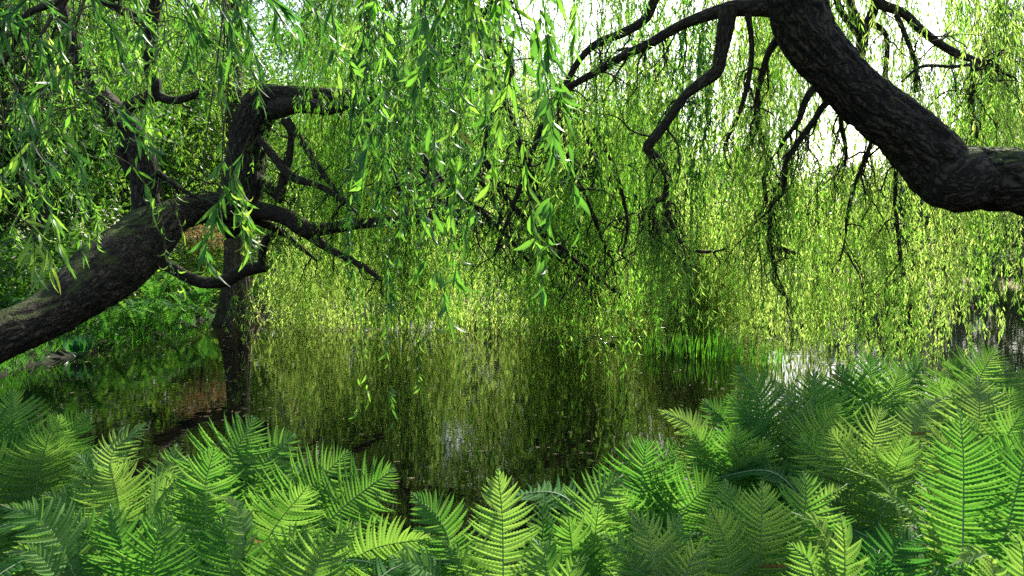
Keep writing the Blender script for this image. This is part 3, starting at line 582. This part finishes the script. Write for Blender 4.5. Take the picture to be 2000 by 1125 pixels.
# the upright stem that rises from the leaning trunk
def upright_stem():
    root = LW_
    a = Acc(); p, r = traced([(300, 470, 30), (290, 430, 28), (284, 380, 25), (280, 320, 24), (258, 262, 22), (228, 225, 22), (200, 190, 20), (180, 155, 16), (150, 100, 13), (120, 10, 10), (80, -150, 8)], 11.5, 11.2, 90); tube(a, p, r, 48, .008, .12, 3.)
    a.build("trunk", M['bark'], root)['label'] = "upright stem rising from the leaning trunk and curving left"
    for rows in ([(245, 250, 12), (238, 300, 9), (250, 330, 8), (268, 360, 6)], [(225, 225, 12), (270, 200, 12), (300, 180, 12), (296, 130, 14), (294, 70, 15), (300, 20, 14), (320, -60, 12), (340, -300, 8)],
                 [(294, 60, 11), (265, 35, 9), (235, 18, 9), (190, -5, 8)], [(200, 190, 10), (170, 170, 8), (130, 165, 6), (80, 150, 4)], [(300, 180, 9), (330, 195, 8), (370, 190, 6), (420, 160, 3)], [(300, 330, 6), (330, 352, 5), (370, 378, 4), (420, 400, 3)]):
        b = Acc(); p, r = traced(rows, 11.5, 11.3); tube(b, p, r, 16, .005, .15, U(0, 9)); twigs_on(b, p, r, 6, .4, 1.3, .06); b.build("branch", M['bark'], root)
    c, st = Acc(), Acc()
    for (x0, x1, d0, d1, nb, z0, z1, l0, l1, tn) in [(-60, 480, 13, 18, 50, 4.5, 7.8, .8, 2.4, .6), (-60, 250, 12.5, 16, 20, 3.4, 5.0, .5, 1.2, .45), (330, 470, 14, 18, 10, 3.0, 5.0, .8, 2.0, .85)]:
        C, L = bunch_tops(x0, x1, d0, d1, nb, 8, z0, z1, l0, l1, .34); strands(c, st, C, L, toff=TOFF[0], spacing=.05, LL=.12, LWd=.020, tint0=tn, arc=.5)
    st.build("hanging_twigs", M['twig'], root); c.build("crown", M['willow_mid'], root)
upright_stem()
wood = [  # px, d, h, trunk r, crown radii, crown z, tint (sun and shade put in), label
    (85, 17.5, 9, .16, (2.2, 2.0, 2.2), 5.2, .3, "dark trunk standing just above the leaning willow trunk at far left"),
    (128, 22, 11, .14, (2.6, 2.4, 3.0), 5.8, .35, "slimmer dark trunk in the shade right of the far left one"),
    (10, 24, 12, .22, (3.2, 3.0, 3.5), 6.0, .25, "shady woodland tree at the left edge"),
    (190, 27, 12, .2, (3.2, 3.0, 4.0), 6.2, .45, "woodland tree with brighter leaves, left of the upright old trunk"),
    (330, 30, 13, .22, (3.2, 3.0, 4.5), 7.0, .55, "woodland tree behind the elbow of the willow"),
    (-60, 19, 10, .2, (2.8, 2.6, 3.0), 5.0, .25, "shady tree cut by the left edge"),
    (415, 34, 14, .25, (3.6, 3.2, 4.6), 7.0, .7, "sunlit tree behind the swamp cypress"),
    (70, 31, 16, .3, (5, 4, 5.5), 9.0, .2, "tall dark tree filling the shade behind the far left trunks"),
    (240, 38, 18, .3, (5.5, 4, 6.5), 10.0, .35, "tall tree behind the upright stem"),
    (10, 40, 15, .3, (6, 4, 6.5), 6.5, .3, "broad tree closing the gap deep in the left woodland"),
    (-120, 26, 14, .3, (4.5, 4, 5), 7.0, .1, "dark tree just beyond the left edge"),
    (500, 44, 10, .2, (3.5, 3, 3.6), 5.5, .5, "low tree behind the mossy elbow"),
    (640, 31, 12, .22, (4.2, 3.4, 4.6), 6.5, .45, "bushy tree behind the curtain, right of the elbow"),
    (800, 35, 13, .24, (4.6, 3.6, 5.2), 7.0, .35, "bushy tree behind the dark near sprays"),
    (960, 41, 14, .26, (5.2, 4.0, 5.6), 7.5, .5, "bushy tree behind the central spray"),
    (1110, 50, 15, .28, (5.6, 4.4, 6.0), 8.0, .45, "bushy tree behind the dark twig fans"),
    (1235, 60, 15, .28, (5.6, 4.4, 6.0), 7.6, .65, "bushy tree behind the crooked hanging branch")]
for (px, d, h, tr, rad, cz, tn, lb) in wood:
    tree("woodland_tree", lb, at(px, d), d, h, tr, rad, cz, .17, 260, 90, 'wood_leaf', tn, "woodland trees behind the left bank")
bushes = [(60, 16.5, 1.3, (1.5, 1.2, .9), .3), (180, 18, 1.5, (1.6, 1.3, 1.0), .4), (20, 20, 2.4, (2.2, 1.6, 1.5), .3), (240, 21, 2.4, (2, 1.6, 1.5), .5), (350, 22, 1.8, (1.7, 1.3, 1.1), .8), (410, 24, 1.6, (1.6, 1.3, 1.0), .9), (120, 24, 3.2, (2.6, 2, 2.1), .35), (560, 27, 2.2, (2.6, 1.6, 1.5), .7), (-30, 14, 1.2, (1.4, 1.1, .8), .3)]  # last value: tint, low for shaded shrubs and high for sunlit ones
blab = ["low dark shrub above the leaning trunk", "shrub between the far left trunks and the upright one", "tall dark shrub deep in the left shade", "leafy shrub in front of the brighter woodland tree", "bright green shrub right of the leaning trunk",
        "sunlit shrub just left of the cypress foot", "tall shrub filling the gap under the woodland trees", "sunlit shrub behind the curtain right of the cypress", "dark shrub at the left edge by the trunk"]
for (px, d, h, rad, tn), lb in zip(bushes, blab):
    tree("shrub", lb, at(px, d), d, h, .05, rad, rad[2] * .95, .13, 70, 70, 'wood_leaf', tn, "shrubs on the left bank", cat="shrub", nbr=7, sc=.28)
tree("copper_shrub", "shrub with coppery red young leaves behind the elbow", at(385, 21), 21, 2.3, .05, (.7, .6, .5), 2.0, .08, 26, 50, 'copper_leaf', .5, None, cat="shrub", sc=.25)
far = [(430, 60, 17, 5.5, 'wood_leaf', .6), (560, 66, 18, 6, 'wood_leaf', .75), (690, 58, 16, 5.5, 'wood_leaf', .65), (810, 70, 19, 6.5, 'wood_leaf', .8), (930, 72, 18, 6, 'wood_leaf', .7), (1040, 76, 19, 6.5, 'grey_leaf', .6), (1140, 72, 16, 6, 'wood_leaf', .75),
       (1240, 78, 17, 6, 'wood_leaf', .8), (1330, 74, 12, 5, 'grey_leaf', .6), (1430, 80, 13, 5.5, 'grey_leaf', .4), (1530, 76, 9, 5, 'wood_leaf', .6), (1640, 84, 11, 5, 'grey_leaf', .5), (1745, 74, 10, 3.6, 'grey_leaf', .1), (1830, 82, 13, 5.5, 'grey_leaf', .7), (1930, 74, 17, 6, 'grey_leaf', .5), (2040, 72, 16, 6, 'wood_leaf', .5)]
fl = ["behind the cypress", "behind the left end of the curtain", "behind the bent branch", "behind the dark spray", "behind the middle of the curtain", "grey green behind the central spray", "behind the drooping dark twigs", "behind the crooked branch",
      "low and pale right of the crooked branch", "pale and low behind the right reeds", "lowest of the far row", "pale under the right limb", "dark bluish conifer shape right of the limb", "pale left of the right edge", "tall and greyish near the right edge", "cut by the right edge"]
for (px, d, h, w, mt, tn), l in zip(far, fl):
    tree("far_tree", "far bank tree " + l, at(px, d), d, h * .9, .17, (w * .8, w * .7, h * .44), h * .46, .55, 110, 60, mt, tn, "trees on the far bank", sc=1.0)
# far bank hedge of low growth
c = Acc(); n = 26000; x = U(-45, 95, n); y = 66 + U(-1, 5, n) + 0.0 * x; z = U(0, 1, n) ** 1.6 * 2.6 + .3
kites(c, np.stack([x, y, z], -1), nrm(rng.normal(size=(n, 3))), U(.2, .5, n), .2, np.clip(rng.normal(size=n) * .25 + .6, 0, 1)); tag(c.build("undergrowth", M['wood_leaf']), "low green growth along the far bank of the pond", None, None, "stuff")

# ------------------------------------------------------------------ ferns
PS = np.array([0, .08, .25, .45, .62, .78, .90, 1.0]); PL = np.array([.10, .22, .55, .88, 1.0, .80, .44, .03])
def frond(pts, side, half, pairs=34, K=12, tint=.5, droop=.25, stipe=.14, tw=0.0):
    """one frond along a rachis through pts: rachis plus two rows of toothed pinnae, all one mesh"""
    acc = Acc(); side = np.asarray(side, float); Cd = spline(pts, 80); l = np.concatenate([[0], np.cumsum(np.linalg.norm(np.diff(Cd, axis=0), axis=1))]); L = l[-1]; l = l / L
    def C(t): return np.stack([np.interp(t, l, Cd[:, k]) for k in range(3)], -1)
    tube(acc, C(np.linspace(0, 1, 26)), np.linspace(.0030, .0008, 26) * L, 5, tint=tint)
    acc.rachis = Acc(); tube(acc.rachis, C(np.linspace(0, 1, 26)), np.linspace(.0046, .0012, 26) * L, 6)
    s = np.linspace(0, 1, pairs) ** .94; tt = stipe + (1 - stipe) * s
    c = C(tt); T = nrm(C(np.minimum(tt + .02, 1)) - C(tt - .02))
    S = nrm(side - T * (T @ side)[:, None]); N = np.cross(S, T)
    if tw: a = (tw * tt)[:, None]; S, N = S * np.cos(a) + N * np.sin(a), N * np.cos(a) - S * np.sin(a)
    pl = np.interp(s, PS, PL) * half; A = np.radians(np.interp(s, [0, .4, .8, 1], [94, 86, 68, 25]))
    sp = L * (1 - stipe) / pairs
    for sg in (-1, 1):
        ln = pl * U(.90, 1.06, pairs) * np.where(U(0, 1, pairs) < .03, .6, 1); an = A + rng.normal(size=pairs) * .06; dr = droop + rng.normal(size=pairs) * .14
        D = nrm(np.cos(an)[:, None] * T + sg * np.sin(an)[:, None] * S + N * (.16 + rng.normal(size=pairs) * .05)[:, None])
        W = nrm(T - D * np.sum(T * D, -1, keepdims=True))
        Nn = np.cross(D, W) * sg; Nn = np.where((np.sum(Nn * N, -1) < 0)[:, None], -Nn, Nn)
        rr = rng.normal(size=pairs)[:, None] * .22; W, Nn = W * np.cos(rr) + Nn * np.sin(rr), Nn * np.cos(rr) - W * np.sin(rr)
        u = np.linspace(0, 1, K + 1)[None, :, None]; l3 = ln[:, None, None]
        cen = c[:, None] + l3 * (D[:, None] * u * (1 - .06 * u) + W[:, None] * .13 * u ** 2.4 - Nn[:, None] * dr[:, None, None] * u ** 2)
        hw = (sp * .66 * np.interp(u[0, :, 0], [0, .12, .55, .85, 1], [.8, 1, .86, .46, .03]))[None, :, None] * np.minimum(1, .35 + pl / half)[:, None, None]
        tn = np.clip(tint + rng.normal(size=pairs) * .06 + .10 * (s - .5), 0, .82); tn = np.where(U(0, 1, pairs) < .002, 1, tn)
        for e in (-1, 1):
            no = cen + e * W[:, None] * hw * .56 + Nn[:, None] * hw * .42
            to = (cen[:, :-1] * .35 + cen[:, 1:] * .65) + e * W[:, None] * (hw[:, :-1] * .4 + hw[:, 1:] * .6) + Nn[:, None] * hw[:, 1:] * .5
            V = np.concatenate([cen, no, to], 1); m = V.shape[1]; j = np.arange(K)
            q = np.stack([j, K + 1 + j, 2 * K + 2 + j, j + 1], -1); tr = np.stack([j + 1, 2 * K + 2 + j, K + 2 + j], -1)
            off = (np.arange(pairs) * m)[:, None, None]
            tv = np.repeat(tn[:, None], m, 1); tv[:, :K + 1] += .12
            acc.add(V, (off + q[None]).reshape(-1, 4), (off + tr[None]).reshape(-1, 3), np.clip(tv, 0, 1).ravel())
    return acc
def put_frond(acc, root):
    f = acc.build("frond", M['fern'], root); acc.rachis.build("rachis", M['rachis'], f)
CAMV = np.array([0, 0, CAMH])
def fern_plant(label, px, d, tips, fill=5, h=.85):
    x = at(px, d); z0 = gz(x, d)
    root = thing("ostrich_fern", label, "fern", (x, d, z0), "ostrich ferns along the near bank"); b = np.array([x, d, z0])
    for (tx, ty, mx, my, dd, wpx, tn, roll) in tips:
        tip = P(tx, ty, d + dd); mid = P(mx, my, d + dd * .5); r = mid - b; r[2] = 0
        st = b + nrm(r) * .03 + rng.normal(size=3) * [.015, .015, 0]
        low = st * .6 + mid * .4 - r * .12 + [0, 0, .06]
        T = nrm(tip - mid); V = nrm(CAMV - mid); S = nrm(np.cross(T, V)); S = S * math.cos(roll) + np.cross(T, S) * math.sin(roll)
        if np.linalg.norm(mid - low) < .05: low = st * .8 + mid * .2
        q = np.array([st, low, mid, tip]); L = np.linalg.norm(np.diff(q, axis=0), axis=1).sum(); half = wpx * .5 * (d + dd) / FPX * 1.6
        put_frond(frond(q, S, half, int(np.clip(L / .0145, 34, 78)), 11, tn, U(.08, .3), .16, U(-.25, .25)), root)
    az0 = U(0, 6.28)
    for k in range(fill):
        az = az0 + k * 6.283 / max(fill, 1) + U(-.3, .3); R = U(.4, .7); hh = h * U(.5, .74); d2 = np.array([math.cos(az), math.sin(az), 0])
        q = np.array([b + d2 * .03, b + d2 * R * .25 + [0, 0, hh * .55], b + d2 * R * .6 + [0, 0, hh * .92], b + d2 * R * U(1.05, 1.3) + [0, 0, hh * U(.75, .98)]])
        put_frond(frond(q, np.cross([0, 0, 1.], d2), h * U(.11, .15), 46, 8, U(.12, .45), U(.1, .4), .16, U(-.3, .3)), root)  # fill fronds tinted darker for the shaded depths beneath
# (label, px, d, [(tip x, tip y, mid x, mid y, depth offset, width px, tint carrying backlight or shade, roll)], fill)
FERNS = [
 ("fern at the left edge with one upright frond tip against the dark water", 40, 2.9, [(26, 762, 28, 870, .1, 140, 0.52, .1), (172, 806, 112, 885, .1, 105, 0.50, .3), (-60, 800, -10, 880, 0, 130, 0.48, .2), (120, 810, 90, 900, -.1, 105, 0.56, -.4), (95, 850, 70, 960, -.2, 140, 0.64, .2), (-40, 880, 10, 960, -.3, 150, 0.56, .4)], 4),
 ("fern with pale arching fronds, the highest tip leaning right, second from the left", 230, 2.5, [(286, 826, 215, 905, .15, 95, 0.76, -.5), (346, 866, 322, 950, .2, 95, 0.64, .2), (150, 885, 205, 960, .1, 110, 0.68, .5), (85, 965, 170, 1010, .0, 130, 0.60, .6), (215, 905, 235, 1010, -.2, 150, 0.72, .2), (345, 935, 300, 1000, -.25, 120, 0.68, -.9)], 5),
 ("largest fern, its fan of long fronds sweeping right over the dark water", 445, 2.25, [(497, 815, 430, 955, .2, 160, 0.52, .1), (576, 846, 500, 940, .3, 125, 0.52, .2), (679, 881, 570, 1000, .25, 140, 0.54, .25), (770, 914, 640, 1020, .25, 150, 0.50, .3), (420, 872, 400, 980, .0, 130, 0.48, -.2), (850, 1048, 700, 1085, -.05, 110, 0.64, .6), (600, 950, 520, 1060, -.2, 150, 0.56, .3)], 4),
 ("low fern in the bottom left corner, its fronds arching down to the left", 250, 1.8, [(0, 985, 110, 1050, .0, 130, 0.60, .3), (8, 1080, 90, 1100, -.1, 100, 0.64, .7), (130, 1000, 190, 1080, .1, 130, 0.48, .2), (215, 985, 240, 1080, .1, 140, 0.44, 0), (330, 1000, 300, 1100, .1, 150, 0.42, .1)], 3),
 ("low fern under the largest one with a narrow frond seen edge on", 500, 1.75, [(405, 960, 470, 1020, .15, 60, 0.72, 1.2), (430, 1010, 450, 1100, .1, 160, 0.40, .1), (600, 1030, 550, 1110, .1, 150, 0.56, .4), (700, 1020, 620, 1100, .1, 140, 0.60, .5)], 3),
 ("fern with two fronds leaning left over the reflected sky, left of the free frond", 930, 2.0, [(803, 962, 872, 1040, .15, 105, 0.50, .25), (862, 1055, 905, 1110, .0, 80, 0.60, .6), (760, 1085, 850, 1130, -.1, 100, 0.64, .7)], 1),
 ("bright upright frond standing free near the centre", 1000, 1.95, [(972, 913, 982, 1030, .0, 118, 0.70, -.05), (1062, 968, 1058, 1070, .1, 90, 0.48, .6)], 0),
 ("fern right of the free frond, with folded fronds crossing", 1130, 2.1, [(1090, 972, 1135, 1060, .1, 90, 0.60, .9), (1217, 927, 1152, 1000, .15, 120, 0.56, .2), (1170, 985, 1160, 1080, .0, 110, 0.60, -.5), (1110, 1010, 1120, 1100, -.1, 120, 0.48, .2)], 3),
 ("tall fern right of centre with a broad dark frond rising over the water", 1265, 2.5, [(1262, 860, 1250, 980, .1, 150, 0.40, .1), (1340, 905, 1290, 985, .15, 110, 0.44, .8), (1400, 930, 1330, 1010, .0, 130, 0.48, .3), (1200, 960, 1225, 1050, -.1, 120, 0.52, .2), (1318, 860, 1290, 960, .2, 120, 0.48, .6)], 3),
 ("fern with a pale frond pointing left across the reeds' reflection", 1430, 3.0, [(1285, 800, 1362, 850, .1, 60, 0.90, .2), (1372, 780, 1425, 845, .2, 100, 0.46, .2), (1350, 835, 1385, 920, .0, 110, 0.52, .2), (1440, 830, 1430, 930, -.1, 120, 0.50, .1), (1500, 860, 1450, 940, -.1, 120, 0.56, .4)], 4),
 ("tall fern against the bright water, left end of the high group", 1545, 3.1, [(1437, 715, 1490, 800, .1, 125, 0.48, .3), (1506, 741, 1565, 830, .1, 100, 0.74, .6), (1590, 722, 1592, 820, .2, 120, 0.45, .1), (1420, 770, 1480, 860, 0, 110, 0.44, .4), (1640, 790, 1580, 880, -.1, 110, 0.56, .3)], 4),
 ("dark fern half hidden behind the lime fronds of the high group", 1690, 3.3, [(1640, 712, 1665, 800, .2, 120, 0.44, .2), (1700, 690, 1700, 790, .2, 120, 0.44, .2), (1760, 715, 1735, 800, .1, 110, 0.60, .6), (1800, 700, 1760, 790, .3, 130, 0.48, .2), (1585, 760, 1640, 850, .0, 110, 0.48, .3)], 4),
 ("tallest fern of the high group, its tip lit from behind", 1910, 3.3, [(1945, 678, 1905, 770, .1, 150, 0.60, .2), (1860, 702, 1885, 790, .2, 130, 0.48, .2), (2015, 725, 1960, 790, .1, 120, 0.56, .3), (1985, 760, 1940, 840, -.1, 120, 0.56, .1), (1830, 740, 1860, 830, .0, 120, 0.56, .3)], 4),
 ("fern with lime fronds glowing in the middle of the right group", 1690, 2.6, [(1722, 800, 1700, 890, .1, 160, 0.82, .6), (1620, 838, 1660, 920, .0, 120, 0.72, .3), (1862, 768, 1785, 835, .2, 75, 0.90, -.3), (1560, 850, 1620, 930, .1, 120, 0.50, .3), (1775, 850, 1740, 940, -.1, 120, 0.60, .5)], 4),
 ("fern with a yellow backlit frond above the dark hollow at right", 1900, 2.5, [(1909, 733, 1912, 820, .2, 130, 0.88, .1), (1810, 830, 1860, 910, .1, 90, 0.80, .7), (2000, 800, 1950, 890, .0, 140, 0.48, .3), (1985, 850, 1935, 950, -.1, 140, 0.44, .2)], 3),
 ("fern with one very tall dark upright frond near the right edge", 1900, 1.9, [(1874, 797, 1882, 930, .1, 135, 0.44, .0), (2015, 830, 1985, 960, .1, 140, 0.40, .2)], 2),
 ("fern with long drooping pale fronds seen edge on over the dark hollow", 1870, 2.0, [(1650, 914, 1740, 970, .1, 50, 0.84, 1.2), (1786, 892, 1818, 985, .1, 60, 0.84, 1.1), (1700, 960, 1790, 1020, .0, 60, 0.72, 1.1)], 1),
 ("bright green upright fern in front, right of centre", 1490, 1.9, [(1489, 940, 1486, 1050, .0, 150, 0.64, .0), (1415, 935, 1440, 1030, .1, 120, 0.56, .4), (1573, 923, 1569, 1020, .1, 150, 0.56, .05), (1655, 945, 1590, 1010, .15, 70, 0.72, .5), (1385, 985, 1420, 1080, -.1, 110, 0.64, .5)], 2),
 ("low fern with glowing fronds at the bottom, left of the bright upright one", 1280, 1.75, [(1227, 998, 1272, 1075, .05, 140, 0.84, .3), (1330, 1000, 1300, 1090, .1, 130, 0.64, .4), (1170, 1040, 1230, 1110, 0, 110, 0.56, .3), (1400, 1050, 1340, 1120, 0, 110, 0.72, .6)], 2),
 ("low lime fern at the bottom with a frond sloping right beside the dark hollow", 1640, 1.65, [(1545, 1000, 1612, 1060, .05, 90, 0.84, .7), (1640, 1000, 1650, 1090, .0, 110, 0.64, .8), (1540, 1060, 1590, 1130, 0, 130, 0.56, .3)], 1),
 ("dark frond lying low in the hollow at bottom right", 1700, 1.6, [(1800, 1045, 1740, 1100, .15, 120, 0.10, .1), (1720, 1070, 1710, 1130, .1, 110, 0.10, .1)], 0),
 ("pale fern in the bottom right corner", 2020, 1.5, [(1848, 1108, 1940, 1110, .0, 110, 0.88, .7), (1970, 1035, 2000, 1110, .0, 110, 0.60, .3), (2050, 1000, 2030, 1090, .1, 140, 0.52, .4)], 2),
 ("low fern at the bottom edge under the free upright frond", 1090, 1.6, [(1040, 1050, 1070, 1120, .1, 130, 0.56, .3), (1150, 1085, 1110, 1140, .0, 130, 0.60, .4)], 0),
]
for (lb, px, d, tips, fill) in FERNS: fern_plant(lb, px, d, tips, fill)

# ferns on the left bank, far enough to be simple
def small_fern(label, x, y, h, nf=9):
    z0 = gz(x, y); root = thing("bank_fern", label, "fern", (x, y, z0), "ferns on the left bank"); b = np.array([x, y, z0])
    for k in range(nf):
        az = k * 6.283 / nf + U(-.3, .3); d2 = np.array([math.cos(az), math.sin(az), 0]); R = h * U(.45, .9)
        f = frond([b, b + d2 * R * .3 + [0, 0, h * .6], b + d2 * R * .7 + [0, 0, h * .9], b + d2 * R * 1.2 + [0, 0, h * U(.6, .9)]], np.cross([0, 0, 1.], d2), h * .15, 26, 3, U(.1, .5), .2); f.build("frond", M['fern'], root)  # low tints stand for the shade these ferns sit in
    return root
bf = [(210, 13.8, .8), (270, 14.8, .9), (330, 15.6, .8), (300, 17.4, .9), (370, 17.5, .9), (230, 16.5, .9), (150, 13.6, .7), (400, 19.5, .8), (60, 13.2, 1.0), (20, 14.4, 1.0), (110, 15.2, .9), (345, 19.5, 1.0), (180, 15.4, .9)]
bl = ["right of the big leaves", "on the edge of the dark bank, middle of the row", "nearest the cypress at the water", "behind the row at the water", "in the light left of the cypress foot", "under the leaning trunk at its thin end", "just above the big leaves", "sunlit, behind the cypress foot", "bluish green above the leaning trunk",
      "at the left edge above the trunk", "in the shade over the middle of the trunk", "bright, far back under the low branch", "half hidden by the leaning trunk"]
protos = []
for k, ((px, d, h), l) in enumerate(zip(bf, bl)):
    x = at(px, d)
    if k < 4: protos.append(small_fern("bank fern " + l, x, d, h))
    else: dup(protos[k % 4], (x, d, gz(x, d)), U(0, 6.28), U(.85, 1.2), "bank fern " + l)

# ------------------------------------------------------------------ broad leaves, grass, reeds, pads, litter
def broad():
    x, y = at(150, 12.6), 12.6; z0 = gz(x, y); root = thing("broadleaf_plant", "clump of large broad bluish leaves drooping over the water under the leaning trunk", "plant", (x, y, z0))
    for k in range(11):
        az = -1.5 + U(-1.9, 1.9); a = Acc(); d2 = np.array([math.cos(az), math.sin(az), .8]); B = np.array([[x, y, z0 + .02]]) + d2 * .16
        tube(a, np.stack([[x, y, z0], B[0]]), [.012, .008], 6)
        blades(a, B, nrm(d2[None]), np.cross([0, 0, 1.], d2)[None], U(.26, .38), U(.09, .14), -U(.9, 1.7), U(.2, .9), .25, 0, np.array([.15, .8, 1, .8, .4, .02])); a.build("leaf", M['hosta'], root)
broad()
def grass_mass():
    a = Acc(); n = 9000; ring = []
    x = U(-9.5, -6, n * 4); y = U(8.5, 19.5, n * 4); s = sdf(x, y); k = (s > -.05) & (s < 1.6); x, y = x[k][:n], y[k][:n]; n = len(x); z = ground(x, y)
    d = nrm(rng.normal(size=(n, 3)) * [.5, .5, .1] + [.25, -.1, 1]); 
    blades(a, np.stack([x, y, z - .01], -1), d, nrm(rng.normal(size=(n, 3)) * [1, 1, .1]), U(.12, .38, n), .009, U(.4, 1.9, n), U(0, .5, n), .1)  # blade tints kept low to put bank shade into the grass
    tag(a.build("grass", M['reed']), "grass tufts hanging over the edge of the left bank", None, None, "stuff")
    a = Acc(); n = 30000; x = U(-12, -6.6, n); y = U(8, 24, n); k = sdf(x, y) > .1; x, y = x[k], y[k]; n = len(x); z = ground(x, y) + U(0, .35, n) * noise3(np.stack([x, y, 0 * x], -1)) * 1.6
    kites(a, np.stack([x, y, z], -1), nrm(rng.normal(size=(n, 3)) * [1, 1, .5]), U(.05, .13, n), .045, np.clip(rng.normal(size=n) * .2 + .2, 0, 1)); tag(a.build("ground_cover", M['wood_leaf']), "low leafy growth covering the left bank", None, None, "stuff")  # cover tinted dark in place of shade on the bank
    a = Acc(); n = 26000; x = U(-7, 9, n); y = U(.2, 7, n); k = sdf(x, y) > .05; x, y = x[k], y[k]; n = len(x); z = ground(x, y) + U(0, .22, n)
    kites(a, np.stack([x, y, z], -1), nrm(rng.normal(size=(n, 3)) * [1, 1, .5]), U(.03, .08, n), .03, np.clip(rng.normal(size=n) * .25 + .3, 0, 1)); tag(a.build("undergrowth", M['wood_leaf']), "small leafy growth on the soil under the near ferns", None, None, "stuff")
grass_mass()
def far_shore():
    a = Acc(); n = 90000; x = U(-12, 22, n); y = U(18.5, 66, n); k = (sdf(x, y) > -.1) & (sdf(x, y) < 5); x, y = x[k], y[k]; n = len(x); z = np.maximum(ground(x, y), 0) + U(0, 1, n) ** 1.5 * (.25 + 1.3 * noise3(np.stack([x * .5, y * .5, 0 * x + 2], -1)))
    kites(a, np.stack([x, y, z], -1), nrm(rng.normal(size=(n, 3)) * [.8, .8, .4] + [0, 0, .5]), U(.12, .32, n), .07, np.clip(rng.normal(size=n) * .2 + .75, 0, 1)); tag(a.build("undergrowth", M['wood_leaf']), "sunlit leafy growth along the shore behind the willow curtain", None, None, "stuff")  # tinted bright so the shore looks sunlit
far_shore()
def reeds(label, px, py, n, h, w=.18):
    b = P(px, py, 1.0); d = 12.7 if py is None else CAMH * FPX / (py - HZ); x = at(px, d)
    a = Acc(); B = np.stack([x + rng.normal(size=n) * w, d + rng.normal(size=n) * w * .8, np.full(n, -.05)], -1)
    D = nrm(rng.normal(size=(n, 3)) * [.10, .10, 0] + [.05, 0, 1]); blades(a, B, D, nrm(rng.normal(size=(n, 3)) * [1, .4, 0]), h * U(.6, 1.1, n), .018, U(-.35, .5, n), U(.1, 1, n), .15)
    tag(a.build("reed_clump", M['reed'], origin=(x, d, 0)), label, "reeds", "reeds at the foot of the willow curtain")
for r in [("leftmost small clump of reeds standing in the pond", 1276, 694, 16, .55, .09), ("sparse reeds just right of the leftmost clump", 1300, 698, 10, .5, .07), ("dark tight clump of reeds, third from the left", 1324, 700, 18, .6, .07),
          ("bright thin reeds in the middle of the row", 1358, 700, 20, .45, .12), ("tall leaning reeds right of the middle of the row", 1400, 704, 34, .68, .17), ("thick clump of reeds beside the fern tips", 1450, 706, 34, .55, .2), ("low reeds at the right end, behind the fern tips", 1510, 712, 26, .4, .2), ("pale reeds left of the whole row by the lily pads", 1235, 684, 8, .35, .1)]: reeds(*r)
def pads():
    spots = [(1190, 672, .17), (1178, 664, .12), (1155, 661, .12), (1212, 667, .13), (1228, 662, .12), (1240, 670, .10), (1262, 668, .12), (1128, 677, .09), (1166, 657, .11), (1284, 664, .12), (1200, 659, .12), (1252, 659, .1), (1222, 676, .08), (1310, 676, .1), (1140, 666, .1), (1206, 681, .06)]
    for k, (px, py, r) in enumerate(spots):
        d = CAMH * FPX / (py - HZ); x = at(px, d); n = 22; az = U(0, 6.28); th = az + np.linspace(.22, 6.06, n)
        rim = np.stack([r * np.cos(th), r * np.sin(th), .006 + .012 * np.abs(np.sin(th * 2.5)) + (.05 * np.maximum(0, np.cos(th - az - 2)) if k == 0 else 0)], -1)
        low = rim * [1, 1, 1] - [0, 0, .005]
        V = np.concatenate([[[0, 0, .008]], rim, low]) + [x, d, 0]; j = np.arange(n - 1)
        a = Acc().add(V, np.stack([1 + j, 2 + j, 2 + n + j, 1 + n + j], -1), np.stack([0 * j, 1 + j, 2 + j], -1), U(0, 1))
        tag(a.build("lily_pad", M['pad'], origin=(x, d, 0)), "largest lily pad, one edge curled up out of the water" if k == 0 else "small flat lily pad floating in the glinting patch left of the reeds", "lily pad", "lily pads left of the reeds")
pads()
a = Acc(); n = 1400; px = np.concatenate([U(60, 560, 300), U(400, 1500, 200), U(480, 860, 500), U(860, 1560, 400)]); py = np.concatenate([640 + U(0, 1, 300) ** .8 * 180, U(640, 960, 200), 641 + np.abs(rng.normal(size=500)) * 5, 658 + np.abs(rng.normal(size=400)) * 12]); d = CAMH * FPX / (py - HZ); x = at(px, d); k = sdf(x, d) < -.05; x, d = x[k], d[k]; n = len(x)
az = U(0, 6.28, n); kites(a, np.stack([x, d, 0 * x + .006], -1), np.stack([np.cos(az), np.sin(az), 0 * az], -1), U(.03, .09, n), .012, .5, np.stack([-np.sin(az), np.cos(az), 0 * az], -1))
tag(a.build("floating_leaves", M['litter']), "fallen willow leaves and bits floating on the pond", None, None, "stuff")
